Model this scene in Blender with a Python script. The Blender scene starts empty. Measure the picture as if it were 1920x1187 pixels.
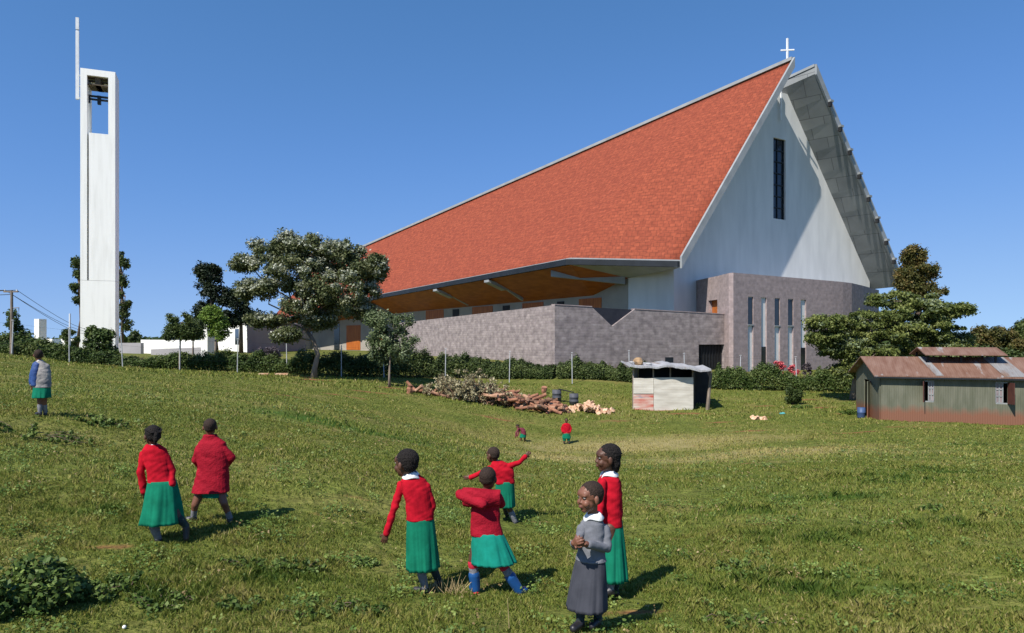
import bpy, bmesh, math, random
import numpy as np
from mathutils import Vector, Matrix, noise as mnoise
R = math.radians
random.seed(7); rng = np.random.default_rng(7)
scene = bpy.context.scene
COL = scene.collection
# ------------------------------------------------------------------ camera
F = 1300.0; CX = 960.0; HY = 640.0; CAMZ = 2.3
cd = bpy.data.cameras.new("camera"); cam = bpy.data.objects.new("camera", cd); COL.objects.link(cam)
cam.location = (0, 0, CAMZ); cam.rotation_euler = (R(90), 0, 0)
cd.sensor_width = 36; cd.lens = F/1920*36; cd.shift_y = (HY-593.5)/1920
cd.clip_start = .1; cd.clip_end = 8000
scene.camera = cam
# ------------------------------------------------------------------ light
SUN_AZ = R(52); SUN_EL = R(49)
to_sun = Vector((-math.cos(SUN_AZ)*math.cos(SUN_EL), -math.sin(SUN_AZ)*math.cos(SUN_EL), math.sin(SUN_EL)))
w = bpy.data.worlds.new("World"); scene.world = w; w.use_nodes = True
nt = w.node_tree; bg = nt.nodes['Background']
sky = nt.nodes.new('ShaderNodeTexSky'); sky.sky_type = 'NISHITA'; sky.sun_disc = False
sky.sun_elevation = SUN_EL; sky.sun_rotation = math.atan2(to_sun.x, to_sun.y)
sky.altitude = 0; sky.air_density = .8; sky.dust_density = 0; sky.ozone_density = 4
stc = nt.nodes.new('ShaderNodeTexCoord'); smp = nt.nodes.new('ShaderNodeMapping'); smp.vector_type = 'POINT'; smp.inputs['Scale'].default_value = (1, 1, .80); smp.inputs['Location'].default_value = (0, 0, .122)
nt.links.new(stc.outputs['Generated'], smp.inputs[0]); nt.links.new(smp.outputs[0], sky.inputs[0]) if sky.inputs else None
hsv = nt.nodes.new('ShaderNodeHueSaturation'); hsv.inputs['Saturation'].default_value = 1.12
tint = nt.nodes.new('ShaderNodeMixRGB'); tint.blend_type = 'MULTIPLY'; tint.inputs[0].default_value = 1; tint.inputs[2].default_value = (.86, 1.0, 1.12, 1)
nt.links.new(sky.outputs[0], hsv.inputs['Color']); nt.links.new(hsv.outputs[0], tint.inputs[1]); 
def scl(v):
    m_ = nt.nodes.new('ShaderNodeVectorMath'); m_.operation = 'SCALE'; m_.inputs['Scale'].default_value = v; return m_
s1n = scl(.149); s2n = scl(1/.149); cvn = nt.nodes.new('ShaderNodeRGBCurve')
for ci, pts in enumerate((((.07, .085), (.26, .35), (1, .9)), ((.20, .235), (.61, .585), (1, .8)), ((.50, .54), (.70, .735), (1, .875)))):
    cv = cvn.mapping.curves[ci]
    cv.points[0].location = (0, 0); cv.points[1].location = pts[-1]
    for p_ in pts[:-1]: cv.points.new(*p_)
    for p_ in cv.points: p_.handle_type = 'AUTO'
cvn.mapping.update()
nt.links.new(tint.outputs[0], s1n.inputs[0]); nt.links.new(s1n.outputs[0], cvn.inputs['Color']); nt.links.new(cvn.outputs[0], s2n.inputs[0]); nt.links.new(s2n.outputs[0], bg.inputs[0]); bg.inputs[1].default_value = .113
sd = bpy.data.lights.new("sun", 'SUN'); sd.energy = 5.0; sd.angle = R(.5); sd.color = (1, .95, .87)
so = bpy.data.objects.new("sun", sd); COL.objects.link(so); so.rotation_euler = (-to_sun).to_track_quat('-Z', 'Y').to_euler()
scene.view_settings.view_transform = 'Standard'; scene.view_settings.look = 'None'
scene.view_settings.exposure = .4; scene.view_settings.gamma = 1
# ------------------------------------------------------------------ helpers
def P(px, py, Y): return Vector(((px-CX)/F*Y, Y, CAMZ+(HY-py)/F*Y))
def XY(px, Y): return Vector(((px-CX)/F*Y, Y))
def ZZ(py, Y): return CAMZ+(HY-py)/F*Y

def N(nt, t, **k):
    n = nt.nodes.new(t)
    for a, v in k.items(): setattr(n, a, v)
    return n
def col4(c): return (c[0], c[1], c[2], 1)
def mat(name, c1, c2=None, rough=.8, scale=3., bump=0., bscale=40., metal=0., spec=.3, coords='Object', detail=6, stretch=(1,1,1), trans=0., lo=.35, hi=.65):
    m = bpy.data.materials.new(name); m.use_nodes = True; t = m.node_tree
    b = t.nodes['Principled BSDF']; b.inputs['Roughness'].default_value = rough; b.inputs['Metallic'].default_value = metal
    b.inputs['Specular IOR Level'].default_value = spec
    tc = N(t, 'ShaderNodeTexCoord'); mp = N(t, 'ShaderNodeMapping'); mp.inputs['Scale'].default_value = stretch
    t.links.new(tc.outputs[coords], mp.inputs[0])
    if c2 is None: c2 = tuple(x*.8 for x in c1)
    n = N(t, 'ShaderNodeTexNoise'); n.inputs['Scale'].default_value = scale; n.inputs['Detail'].default_value = detail
    t.links.new(mp.outputs[0], n.inputs['Vector'])
    r = N(t, 'ShaderNodeValToRGB'); r.color_ramp.elements[0].position = lo; r.color_ramp.elements[1].position = hi
    r.color_ramp.elements[0].color = col4(c1); r.color_ramp.elements[1].color = col4(c2)
    t.links.new(n.outputs[0], r.inputs[0]); t.links.new(r.outputs[0], b.inputs['Base Color'])
    if bump:
        n2 = N(t, 'ShaderNodeTexNoise'); n2.inputs['Scale'].default_value = bscale; n2.inputs['Detail'].default_value = 4
        t.links.new(mp.outputs[0], n2.inputs['Vector'])
        bp = N(t, 'ShaderNodeBump'); bp.inputs['Strength'].default_value = bump; bp.inputs['Distance'].default_value = .02
        t.links.new(n2.outputs[0], bp.inputs['Height']); t.links.new(bp.outputs[0], b.inputs['Normal'])
    m['ramp'] = r.name
    return m
def leafmat(name, cols, trans=.25, rough=.55):
    """leaf colour picked by the per-leaf attribute 'rnd'"""
    m = bpy.data.materials.new(name); m.use_nodes = True; t = m.node_tree
    b = t.nodes['Principled BSDF']; out = t.nodes['Material Output']
    b.inputs['Roughness'].default_value = rough; b.inputs['Specular IOR Level'].default_value = .25
    a = N(t, 'ShaderNodeAttribute', attribute_name='rnd')
    r = N(t, 'ShaderNodeValToRGB'); e = r.color_ramp.elements
    for i, (p, c) in enumerate(cols):
        x = e[i] if i < 2 else e.new(p)
        x.position = p; x.color = col4(c)
    t.links.new(a.outputs['Fac'], r.inputs[0]); t.links.new(r.outputs[0], b.inputs['Base Color'])
    tr = N(t, 'ShaderNodeBsdfTranslucent'); t.links.new(r.outputs[0], tr.inputs[0])
    mx = N(t, 'ShaderNodeMixShader'); mx.inputs[0].default_value = trans
    t.links.new(b.outputs[0], mx.inputs[1]); t.links.new(tr.outputs[0], mx.inputs[2]); t.links.new(mx.outputs[0], out.inputs[0])
    return m

def tag(o, label=None, cat=None, group=None, kind=None):
    if label: o['label'] = label
    if cat: o['category'] = cat
    if group: o['group'] = group
    if kind: o['kind'] = kind
    return o
def world_origin(o):
    v = Vector((0, 0, 0))
    while o is not None: v = v+o.location; o = o.parent
    return v
def thing(name, label, cat, loc, group=None):
    o = bpy.data.objects.new(name, None); COL.objects.link(o); o.location = loc; o.empty_display_size = .3
    return tag(o, label, cat, group)
def autouv(me):
    n = len(me.loops)
    uv = me.uv_layers.new(name='UVMap')
    co = np.zeros(len(me.vertices)*3, 'f'); me.vertices.foreach_get('co', co); co = co.reshape(-1, 3)
    lv = np.zeros(n, 'i'); me.loops.foreach_get('vertex_index', lv)
    pn = np.zeros(len(me.polygons)*3, 'f'); me.polygons.foreach_get('normal', pn); pn = pn.reshape(-1, 3)
    lt = np.zeros(len(me.polygons), 'i'); me.polygons.foreach_get('loop_total', lt)
    ln = np.repeat(pn, lt, axis=0)
    t = np.stack([-ln[:, 1], ln[:, 0], 0*ln[:, 0]], 1); L = np.linalg.norm(t, axis=1); flat = L < .3
    t = t/np.maximum(L, 1e-6)[:, None]; t[flat] = (1, 0, 0)
    b = np.cross(ln, t); b[flat] = (0, 1, 0)
    p = co[lv]
    uv.data.foreach_set('uv', np.stack([(p*t).sum(1), (p*b).sum(1)], 1).astype('f').ravel())
def link(name, me, m, parent=None, smooth=False, base=None):
    o = bpy.data.objects.new(name, me); COL.objects.link(o)
    if m:
        for x in (m if isinstance(m, (list, tuple)) else [m]): me.materials.append(x)
    off = world_origin(parent) if parent is not None else (Vector(base) if base is not None else Vector((0, 0, 0)))
    if off.length > 0: me.transform(Matrix.Translation(-off))
    if parent is not None: o.parent = parent
    else: o.location = off
    if smooth:
        me.polygons.foreach_set('use_smooth', [True]*len(me.polygons))
    return o
class MB:
    def __init__(s): s.v = []; s.f = []; s.mi = []
    def add(s, vs, fs, mi=0):
        k = len(s.v); s.v += [tuple(v) for v in vs]; s.f += [tuple(i+k for i in f) for f in fs]; s.mi += [mi]*len(fs); return s
    def box(s, c, sx, sy, sz, rz=0, mi=0, tilt=None):
        M = Matrix.Rotation(rz, 3, 'Z')
        if tilt is not None: M = M @ tilt
        vs = [M @ Vector((x*sx/2, y*sy/2, z*sz/2))+Vector(c) for x in (-1, 1) for y in (-1, 1) for z in (-1, 1)]
        return s.add(vs, [(0, 1, 3, 2), (4, 6, 7, 5), (0, 4, 5, 1), (2, 3, 7, 6), (0, 2, 6, 4), (1, 5, 7, 3)], mi)
    def prism(s, pts, z0, z1, mi=0):
        """plan polygon pts; z0/z1 number or list"""
        n = len(pts); a = sum(pts[i][0]*pts[(i+1) % n][1]-pts[(i+1) % n][0]*pts[i][1] for i in range(n))
        Z0 = z0 if isinstance(z0, (list, tuple)) else [z0]*n; Z1 = z1 if isinstance(z1, (list, tuple)) else [z1]*n
        pts = list(pts)
        if a < 0: pts = pts[::-1]; Z0 = list(Z0)[::-1]; Z1 = list(Z1)[::-1]
        vs = [(p[0], p[1], z) for p, z in zip(pts, Z0)]+[(p[0], p[1], z) for p, z in zip(pts, Z1)]
        fs = [tuple(range(n-1, -1, -1)), tuple(range(n, 2*n))]+[(i, (i+1) % n, (i+1) % n+n, i+n) for i in range(n)]
        return s.add(vs, fs, mi)
    def wall(s, a, b, z0, z1, t=.3, mi=0, side=1):
        """wall from plan point a to b, thickness t to the left(+1) of a->b; z0/z1 number or (za,zb)"""
        a = Vector(a[:2]); b = Vector(b[:2]); d = (b-a).normalized(); n = Vector((-d.y, d.x))*t*side
        z0 = z0 if isinstance(z0, (list, tuple)) else (z0, z0); z1 = z1 if isinstance(z1, (list, tuple)) else (z1, z1)
        return s.prism([a, b, b+n, a+n], [z0[0], z0[1], z0[1], z0[0]], [z1[0], z1[1], z1[1], z1[0]], mi)
    def tube(s, pts, rs, n=7, mi=0, cap=True):
        pts = [Vector(p) for p in pts]; rs = rs if isinstance(rs, (list, tuple)) else [rs]*len(pts)
        vs = []; fs = []; ref = None
        for i, p in enumerate(pts):
            d = (pts[min(i+1, len(pts)-1)]-pts[max(i-1, 0)]).normalized()
            if ref is None: ref = Vector((0, 0, 1)) if abs(d.z) < .9 else Vector((1, 0, 0))
            a = d.cross(ref).normalized(); b = d.cross(a).normalized(); ref = -b.cross(d) if False else b.cross(Vector(a)).normalized()*0+ref
            for k in range(n):
                th = 2*math.pi*k/n; vs.append(p+(a*math.cos(th)+b*math.sin(th))*rs[i])
        for i in range(len(pts)-1):
            for k in range(n): fs.append((i*n+k, i*n+(k+1) % n, (i+1)*n+(k+1) % n, (i+1)*n+k))
        if cap: fs.append(tuple(range(n-1, -1, -1))); m = (len(pts)-1)*n; fs.append(tuple(range(m, m+n)))
        return s.add(vs, fs, mi)
    def mesh(s, name='m', fix=True):
        me = bpy.data.meshes.new(name); me.from_pydata(s.v, [], s.f); me.update()
        if fix:
            bm = bmesh.new(); bm.from_mesh(me); bmesh.ops.recalc_face_normals(bm, faces=bm.faces); bm.to_mesh(me); bm.free()
        if any(s.mi): me.polygons.foreach_set('material_index', s.mi)
        autouv(me); return me
    def build(s, name, m, parent=None, smooth=False, base=None, bevel=0):
        o = link(name, s.mesh(name), m, parent, smooth, base)
        if bevel:
            b = o.modifiers.new('b', 'BEVEL'); b.width = bevel; b.segments = 1; b.limit_method = 'ANGLE'
        return o
def npmesh(name, V, Fq, rnd=None, mi=None):
    """V (n,3), Fq (m,k) index array"""
    me = bpy.data.meshes.new(name); k = Fq.shape[1]
    me.vertices.add(len(V)); me.vertices.foreach_set('co', V.astype('f').ravel())
    me.loops.add(Fq.size); me.loops.foreach_set('vertex_index', Fq.astype('i').ravel())
    me.polygons.add(len(Fq)); me.polygons.foreach_set('loop_start', np.arange(0, Fq.size, k).astype('i'))
    if mi is not None: me.polygons.foreach_set('material_index', mi.astype('i'))
    me.update(calc_edges=True)
    if rnd is not None:
        a = me.attributes.new('rnd', 'FLOAT', 'POINT'); a.data.foreach_set('value', rnd.astype('f'))
    return me

# ------------------------------------------------------------------ terrain
G = [(1108,1174,5.3),(1148,1116,6.4),(790,1110,6.4),(930,1118,6.5),(966,988,9.5),(297,1026,7.2),(395,980,7.9),(78,777,12.7),
     (975,829,29),(1062,831,29),(1190,768,38),(1320,770,38),(1652,788,31),(1920,798,29),(1610,775,35),
     (588,710,40),(730,725,38),(340,697,40),(130,682,40),(20,666,38),(955,714,47),(1073,720,46),(1300,738,44),(1600,745,42),
     (0,1187,5.1),(500,1187,5.4),(1400,1187,5.6),(1920,1187,5.6),(0,900,8.6),(600,760,22),(300,745,20),(600,880,10.5),(1450,960,9.6),
     (1900,900,12.5),(1500,850,20),(1000,870,20),(1300,800,32),(850,760,34),(1100,778,36),(1900,850,19),(0,720,22),(250,850,11.5),(150,950,8.2)]
gp = [((a-CX)/F*Y, Y, CAMZ+(HY-b)/F*Y) for a, b, Y in G]
gp += [(3,50,.3),(-10,75,.8),(18,56,-.2),(40,70,-.3),(-30,80,1.0),(-50,90,1.3),(60,50,-1.2),(45,30,-1.6),(-60,40,1.8),(-30,15,1.8),(30,8,-.3),(-20,0,.5),(0,-5,.2),(20,-5,.1),(0,110,.6),(60,110,-.2),(-60,120,1.2)]
gp = np.array(gp, float)
def tps_k(r2): return np.where(r2 > 0, .5*r2*np.log(np.maximum(r2, 1e-9)), 0)
n_ = len(gp); K = tps_k(((gp[:, None, :2]-gp[None, :, :2])**2).sum(2))+np.eye(n_)*2.0
Pm = np.c_[np.ones(n_), gp[:, :2]]; A_ = np.block([[K, Pm], [Pm.T, np.zeros((3, 3))]])
sol = np.linalg.solve(A_, np.r_[gp[:, 2], 0, 0, 0])
def sstep(x, a, b): t = np.clip((x-a)/(b-a), 0, 1); return t*t*(3-2*t)
def gza(X, Y):
    X = np.asarray(X, float); Y = np.asarray(Y, float); Xc = np.clip(X, -70, 70); Yc = np.clip(Y, -8, 120)
    out = np.empty(X.shape).ravel(); xf = Xc.ravel(); yf = Yc.ravel()
    for i in range(0, len(xf), 20000):
        q = np.c_[xf[i:i+20000], yf[i:i+20000]]
        r2 = ((q[:, None]-gp[None, :, :2])**2).sum(2)
        out[i:i+20000] = tps_k(r2) @ sol[:n_]+sol[n_]+q @ sol[n_+1:]
    z = out.reshape(X.shape)
    wf = np.maximum(sstep(Y, 100, 260), sstep(np.abs(X), 60, 180))
    z = z*(1-wf)+wf*(-1.0)
    near = 1-sstep(Y, 25, 60)
    z = z+near*(.03*np.sin(X*1.7+.6*Y)*np.sin(Y*1.3-.4*X)+.02*np.sin(X*4.1+1)*np.sin(Y*3.3))
    return z
def gz(x, y): return float(gza(np.array([x]), np.array([y]))[0])
def grow(a, b, step, lim, f=1.35):
    r = []; s = step; x = b
    while x < lim: s *= f; x += s; r.append(x)
    l = []; s = step; x = a
    while x > -lim: s *= f; x -= s; l.append(x)
    return l[::-1], r
lx, rx = grow(-30, 42, .3, 3500); xs = np.array(lx+list(np.arange(-30, 42.01, .3))+rx)
ly, ry = grow(3, 60, .25, 3500); ly = [y for y in ly if y > -300]
ys = np.array(ly+list(np.arange(3, 20, .2))+list(np.arange(20, 60.01, .4))+ry)
XX, YY = np.meshgrid(xs, ys); Zg = gza(XX, YY)
nx, ny = len(xs), len(ys); idx = np.arange(nx*ny).reshape(ny, nx)
Fq = np.stack([idx[:-1, :-1], idx[:-1, 1:], idx[1:, 1:], idx[1:, :-1]], -1).reshape(-1, 4)
gm = npmesh('ground', np.stack([XX, YY, Zg], -1).reshape(-1, 3), Fq)

def patch_nodes(t, tc):
    pass
# bare earth and dry patches: (x, y, rx, ry, strength) kinds used by shader AND blades
def gpt(px, py, Y): p = P(px, py, Y); return p.x, p.y
def gray(px, py):
    """march the ray of a pixel down to the ground"""
    Yt = np.arange(4.5, 60, .05); X = (px-CX)/F*Yt; Z = CAMZ+(HY-py)/F*Yt
    d = Z-gza(X, Yt); k = np.argmax(d < 0) if (d < 0).any() else -1
    return X[k], Yt[k]
DIRT = [(gray(205, 1028), .28, .1), (gray(1060, 1153), .28, .12), (gray(1190, 1150), .3, .12), (gray(930, 786), 1.1, .22), (gray(1060, 1175), .1, .05),
        (gray(730, 727), .9, .5), (gray(500, 735), 1.3, .3), (gray(1350, 792), 1.2, .25), (gray(1425, 782), .8, .4), (gray(1590, 775), .9, .6), (gray(560, 706), 2.4, .5), (gray(1160, 790), 1.5, .25), (gray(40,668),1.5,.5), (gray(1290,775),1.6,.35), (gray(1240,770),1.2,.25), (gray(1000,768),2.2,.4), (gray(1430,762),.9,.4), (gray(1540,765),1.0,.35), (gray(690,735),1.6,.35), (gray(640,742),1.5,.2), (gray(1700,800),2.2,.2), (gray(1880,803),1.5,.2), (gray(540,742),1.5,.2), (gray(1400,808),1.6,.2), (gray(1600,812),2.0,.2), (gray(590,712),1.5,.7), (gray(1500,690+60),1.2,.4)]
DRY = [(gray(1180, 838), 5.5, 2.6), (gray(1420, 850), 4.0, 2.2), (gray(1050, 860), 2.5, 1.6)]
LUSH = [(gray(1530, 1100), 1.0, .5), (gray(1390, 1100), .6, .3), (gray(1750, 885), 1.0, .5), (gray(1590, 895), 1.2, .35), (gray(1520, 1010), 1.0, .25), (gray(1690,900),1.,.4),
        (gray(300, 1110), .8, .3), (gray(640, 800), 3, 1), (gray(480, 1085), .7, .22), (gray(1560,935),.9,.25), (gray(1750,980),.8,.3), (gray(1380,960),.9,.25),(gray(200,960),.8,.2),(gray(1830,835),1.5,.3)]
def patchval(X, Y, L):
    v = np.zeros(np.shape(X))
    for (cx, cy), a, b in L:
        d = ((X-cx)/a)**2+((Y-cy)/b)**2
        v = np.maximum(v, np.exp(-d))
    return v
for nm, L in (('dirt', DIRT), ('dry', DRY), ('lush', LUSH)):
    a = gm.attributes.new(nm, 'FLOAT', 'POINT'); a.data.foreach_set('value', patchval(XX, YY, L).astype('f').ravel())

def ground_mat():
    m = bpy.data.materials.new('grass_ground'); m.use_nodes = True; t = m.node_tree; b = t.nodes['Principled BSDF']
    b.inputs['Roughness'].default_value = .95; b.inputs['Specular IOR Level'].default_value = .1
    tc = N(t, 'ShaderNodeTexCoord'); L = t.links.new
    def noise(sc, det=6, st=(1, 1, 1), dist=0):
        mp = N(t, 'ShaderNodeMapping'); mp.inputs['Scale'].default_value = st; L(tc.outputs['Object'], mp.inputs[0])
        n = N(t, 'ShaderNodeTexNoise'); n.inputs['Scale'].default_value = sc; n.inputs['Detail'].default_value = det; n.inputs['Distortion'].default_value = dist
        L(mp.outputs[0], n.inputs['Vector']); return n.outputs[0]
    def ramp(f, ps):
        r = N(t, 'ShaderNodeValToRGB'); e = r.color_ramp.elements
        for i, (p, c) in enumerate(ps):
            x = e[i] if i < 2 else e.new(p)
            x.position = p; x.color = col4(c) if isinstance(c, tuple) else (c, c, c, 1)
        L(f, r.inputs[0]); return r.outputs[0]
    def mix(f, a, c, mode='MIX'):
        x = N(t, 'ShaderNodeMixRGB'); x.blend_type = mode
        for i, v in enumerate((f, a, c)):
            if isinstance(v, (int, float)): x.inputs[i].default_value = v
            elif isinstance(v, tuple): x.inputs[i].default_value = col4(v)
            else: L(v, x.inputs[i])
        return x.outputs[0]
    base = ramp(noise(.35, 8, (1, 1.6, 1), .5), [(.3, (.085, .105, .020)), (.48, (.120, .135, .028)), (.66, (.165, .150, .044))])
    fine = ramp(noise(5, 8, (1, 1.3, 1)), [(.3, .6), (.5, .95), (.72, 1.3)])
    c = mix(1, base, fine, 'MULTIPLY')
    fine2 = ramp(noise(22, 4, (1, 1.5, 1)), [(.32, .6), (.65, 1.35)])
    c = mix(.8, c, fine2, 'MULTIPLY')
    def att(nm, lo, hi, sc):
        a = N(t, 'ShaderNodeAttribute', attribute_name=nm)
        ad = N(t, 'ShaderNodeMath', operation='MULTIPLY_ADD'); L(noise(sc, 6), ad.inputs[0]); ad.inputs[1].default_value = .9; L(a.outputs['Fac'], ad.inputs[2])
        mr = N(t, 'ShaderNodeMapRange'); mr.inputs[1].default_value = lo; mr.inputs[2].default_value = hi; L(ad.outputs[0], mr.inputs[0]); return mr.outputs[0]
    c = mix(att('dry', .6, 1.35, 1.2), c, mix(1, (.27, .225, .095), fine2, 'MULTIPLY'))
    c = mix(att('lush', .85, 1.3, 2), c, (.05, .10, .015))
    c = mix(att('dirt', .82, 1.3, 3), c, mix(1, (.20, .085, .04), fine2, 'MULTIPLY'))
    # scattered small bare spots
    c = mix(ramp(noise(.9, 7, (1, 2.5, 1)), [(.64, 0.), (.72, .75)]), c, (.21, .11, .045))
    L(c, b.inputs['Base Color'])
    bp = N(t, 'ShaderNodeBump'); bp.inputs['Strength'].default_value = .9; bp.inputs['Distance'].default_value = .08
    L(noise(9, 8), bp.inputs['Height']); L(bp.outputs[0], b.inputs['Normal'])
    return m
M_ground = ground_mat()
g_o = link('ground', gm, M_ground, None, True); g_o['kind'] = 'structure'

# ------------------------------------------------------------------ materials
def brickmat(name, c1, c2, mortar, bw, rh, bumpS=.4, msize=.012, rough=.85, streak=None, nscale=1.5, mottle=.35, rot=0):
    m = bpy.data.materials.new(name); m.use_nodes = True; t = m.node_tree; L = t.links.new; b = t.nodes['Principled BSDF']
    b.inputs['Roughness'].default_value = rough; b.inputs['Specular IOR Level'].default_value = .2
    tc = N(t, 'ShaderNodeTexCoord')
    br = N(t, 'ShaderNodeTexBrick'); br.inputs['Scale'].default_value = 1; br.inputs['Brick Width'].default_value = bw; br.inputs['Row Height'].default_value = rh
    br.inputs['Mortar Size'].default_value = msize; br.inputs['Mortar Smooth'].default_value = .3; br.inputs['Bias'].default_value = 0
    br.inputs['Color1'].default_value = col4(c1); br.inputs['Color2'].default_value = col4(c2); br.inputs['Mortar'].default_value = col4(mortar)
    L(tc.outputs['UV'], br.inputs['Vector'])
    n = N(t, 'ShaderNodeTexNoise'); n.inputs['Scale'].default_value = nscale; n.inputs['Detail'].default_value = 8; L(tc.outputs['UV'], n.inputs['Vector'])
    mr = N(t, 'ShaderNodeMapRange'); mr.inputs[1].default_value = .3; mr.inputs[2].default_value = .7; mr.inputs[3].default_value = 1-mottle; mr.inputs[4].default_value = 1+mottle
    L(n.outputs[0], mr.inputs[0])
    mx = N(t, 'ShaderNodeMixRGB'); mx.blend_type = 'MULTIPLY'; mx.inputs[0].default_value = 1; L(br.outputs[0], mx.inputs[1]); L(mr.outputs[0], mx.inputs[2])
    out = mx.outputs[0]
    L(out, b.inputs['Base Color'])
    ad = N(t, 'ShaderNodeMath', operation='MULTIPLY_ADD'); L(n.outputs[0], ad.inputs[0]); ad.inputs[1].default_value = 1.2
    inv = N(t, 'ShaderNodeMath', operation='SUBTRACT'); inv.inputs[0].default_value = 1; L(br.outputs['Fac'], inv.inputs[1]); L(inv.outputs[0], ad.inputs[2])
    bp = N(t, 'ShaderNodeBump'); bp.inputs['Strength'].default_value = bumpS; bp.inputs['Distance'].default_value = .03
    L(ad.outputs[0], bp.inputs['Height']); L(bp.outputs[0], b.inputs['Normal'])
    return m
M_roof = brickmat('red_tiles', (.28, .065, .031), (.22, .048, .024), (.165, .039, .021), .5, .42, .3, .03, .8, None, 2.6, .22)
M_stone = brickmat('rough_stone', (.31, .262, .25), (.235, .195, .192), (.27, .23, .22), .42, .2, .6, .014, .9, None, 1.8, .28)
M_stone2 = brickmat('fine_stone', (.36, .285, .275), (.29, .235, .23), (.31, .25, .24), .4, .2, .35, .012, .9, None, 2.5, .16)
M_shade = mat('warm_grey_render', (.36, .33, .29), (.30, .275, .24), .85, .5)
M_conc = brickmat('concrete_panels', (.25, .262, .262), (.21, .222, .226), (.12, .125, .13), 2.6, 2.2, .1, .035, .75, None, .4, .15)
M_plaster = mat('white_plaster', (.70, .695, .675), (.60, .60, .585), .85, .7, .15, 6, stretch=(1.6, 1.6, .35), lo=.3, hi=.7)
M_white = mat('tower_white', (.95, .93, .87), (.80, .78, .72), .7, .9, .1, 4, stretch=(2.5, 2.5, .22), lo=.45, hi=.85)
M_greytrim = mat('grey_trim', (.31, .325, .33), (.25, .265, .27), .6, 1)
M_fascia = mat('dark_fascia', (.018, .022, .028), (.012, .015, .018), .5, 1)
M_wood = mat('orange_timber', (.36, .105, .018), (.25, .066, .010), .55, .8, .2, 8, stretch=(1, 1, 6))
M_wood2 = mat('orange_panel', (.46, .14, .025), (.32, .08, .012), .5, 1.2, stretch=(4, 4, .5))
M_glass = mat('dark_glass', (.012, .015, .02), (.02, .024, .03), .12, .5, spec=.6)
M_black = mat('black_paint', (.012, .012, .014), (.02, .02, .02), .6, 3)
M_steel = mat('white_steel', (.78, .79, .80), (.68, .69, .70), .4, 2)
M_annex = mat('annex_render', (.36, .34, .345), (.30, .285, .29), .85, .6)
M_bark = mat('bark', (.16, .115, .08), (.085, .06, .045), .9, 5, .8, 14, stretch=(1, 1, .3))
M_barkg = mat('grey_bark', (.26, .21, .165), (.15, .12, .095), .9, 5, .8, 14, stretch=(1, 1, .3))

# ------------------------------------------------------------------ church
E = Vector((14.05, 58)); gd = Vector((.849, .529)); dd = Vector((-.529, .849))
def UV(u, v): return E+gd*u+dd*v
def to_uv(p): q = Vector(p[:2])-E; return q.dot(gd), q.dot(dd)
church = thing('church', 'large church with steep red tiled roof and tall pale gable wall', 'church', (15, 64, 0))
E3 = Vector((E.x, E.y, ZZ(487, 58))); a2 = UV(14.9, 0); A3 = Vector((a2.x, a2.y, 29.0))
C3 = P(1070, 483, 61.5); D3 = P(720, 550, 96.8); Q3 = P(505, 603, 122); R3 = P(590, 504, 125)
def lerp_path(pts, ts, t):
    for i in range(len(ts)-1):
        if t <= ts[i+1]+1e-9:
            k = (t-ts[i])/(ts[i+1]-ts[i]); return pts[i].lerp(pts[i+1], k)
    return pts[-1].copy()
def roof_pt(t, s, dz=0):
    e = lerp_path([E3, C3, D3, Q3], [0, .13, .58, 1], t); r = A3.lerp(R3, t**1.15)
    p = e.lerp(r, s); return Vector((p.x, p.y, p.z+dz))
def sheet(fn, nt_, ns, thick):
    V = []; ts = [i/nt_ for i in range(nt_+1)]
    for k in (0, -thick):
        for t in ts:
            for j in range(ns+1): V.append(fn(t, j/ns, k))
    n1 = (nt_+1)*(ns+1); f = []; edge = []
    def id_(l, i, j): return l*n1+i*(ns+1)+j
    top = []; bot = []; rim = []
    for i in range(nt_):
        for j in range(ns):
            top.append((id_(0, i, j), id_(0, i+1, j), id_(0, i+1, j+1), id_(0, i, j+1)))
            bot.append((id_(1, i, j), id_(1, i, j+1), id_(1, i+1, j+1), id_(1, i+1, j)))
    for i in range(nt_):
        rim.append((id_(0, i, 0), id_(1, i, 0), id_(1, i+1, 0), id_(0, i+1, 0))); rim.append((id_(0, i, ns), id_(0, i+1, ns), id_(1, i+1, ns), id_(1, i, ns)))
    for j in range(ns):
        rim.append((id_(0, 0, j), id_(0, 0, j+1), id_(1, 0, j+1), id_(1, 0, j))); rim.append((id_(0, nt_, j), id_(1, nt_, j), id_(1, nt_, j+1), id_(0, nt_, j+1)))
    return V, top, bot, rim
V, top, bot, rim = sheet(roof_pt, 46, 24, .62)
mb = MB(); mb.add(V, top, 0); mb.add([], [tuple(x-len(V) for x in f) for f in bot+rim], 1)
roofo = mb.build('roof', [M_roof, M_greytrim], church); roofo['label'] = 'red tiled roof slope'
for i, p in enumerate(roofo.data.polygons):
    if i < len(top): p.use_smooth = True
# flip check : roof top must look up
if roofo.data.polygons[0].normal.z < 0: roofo.data.flip_normals()
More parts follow.
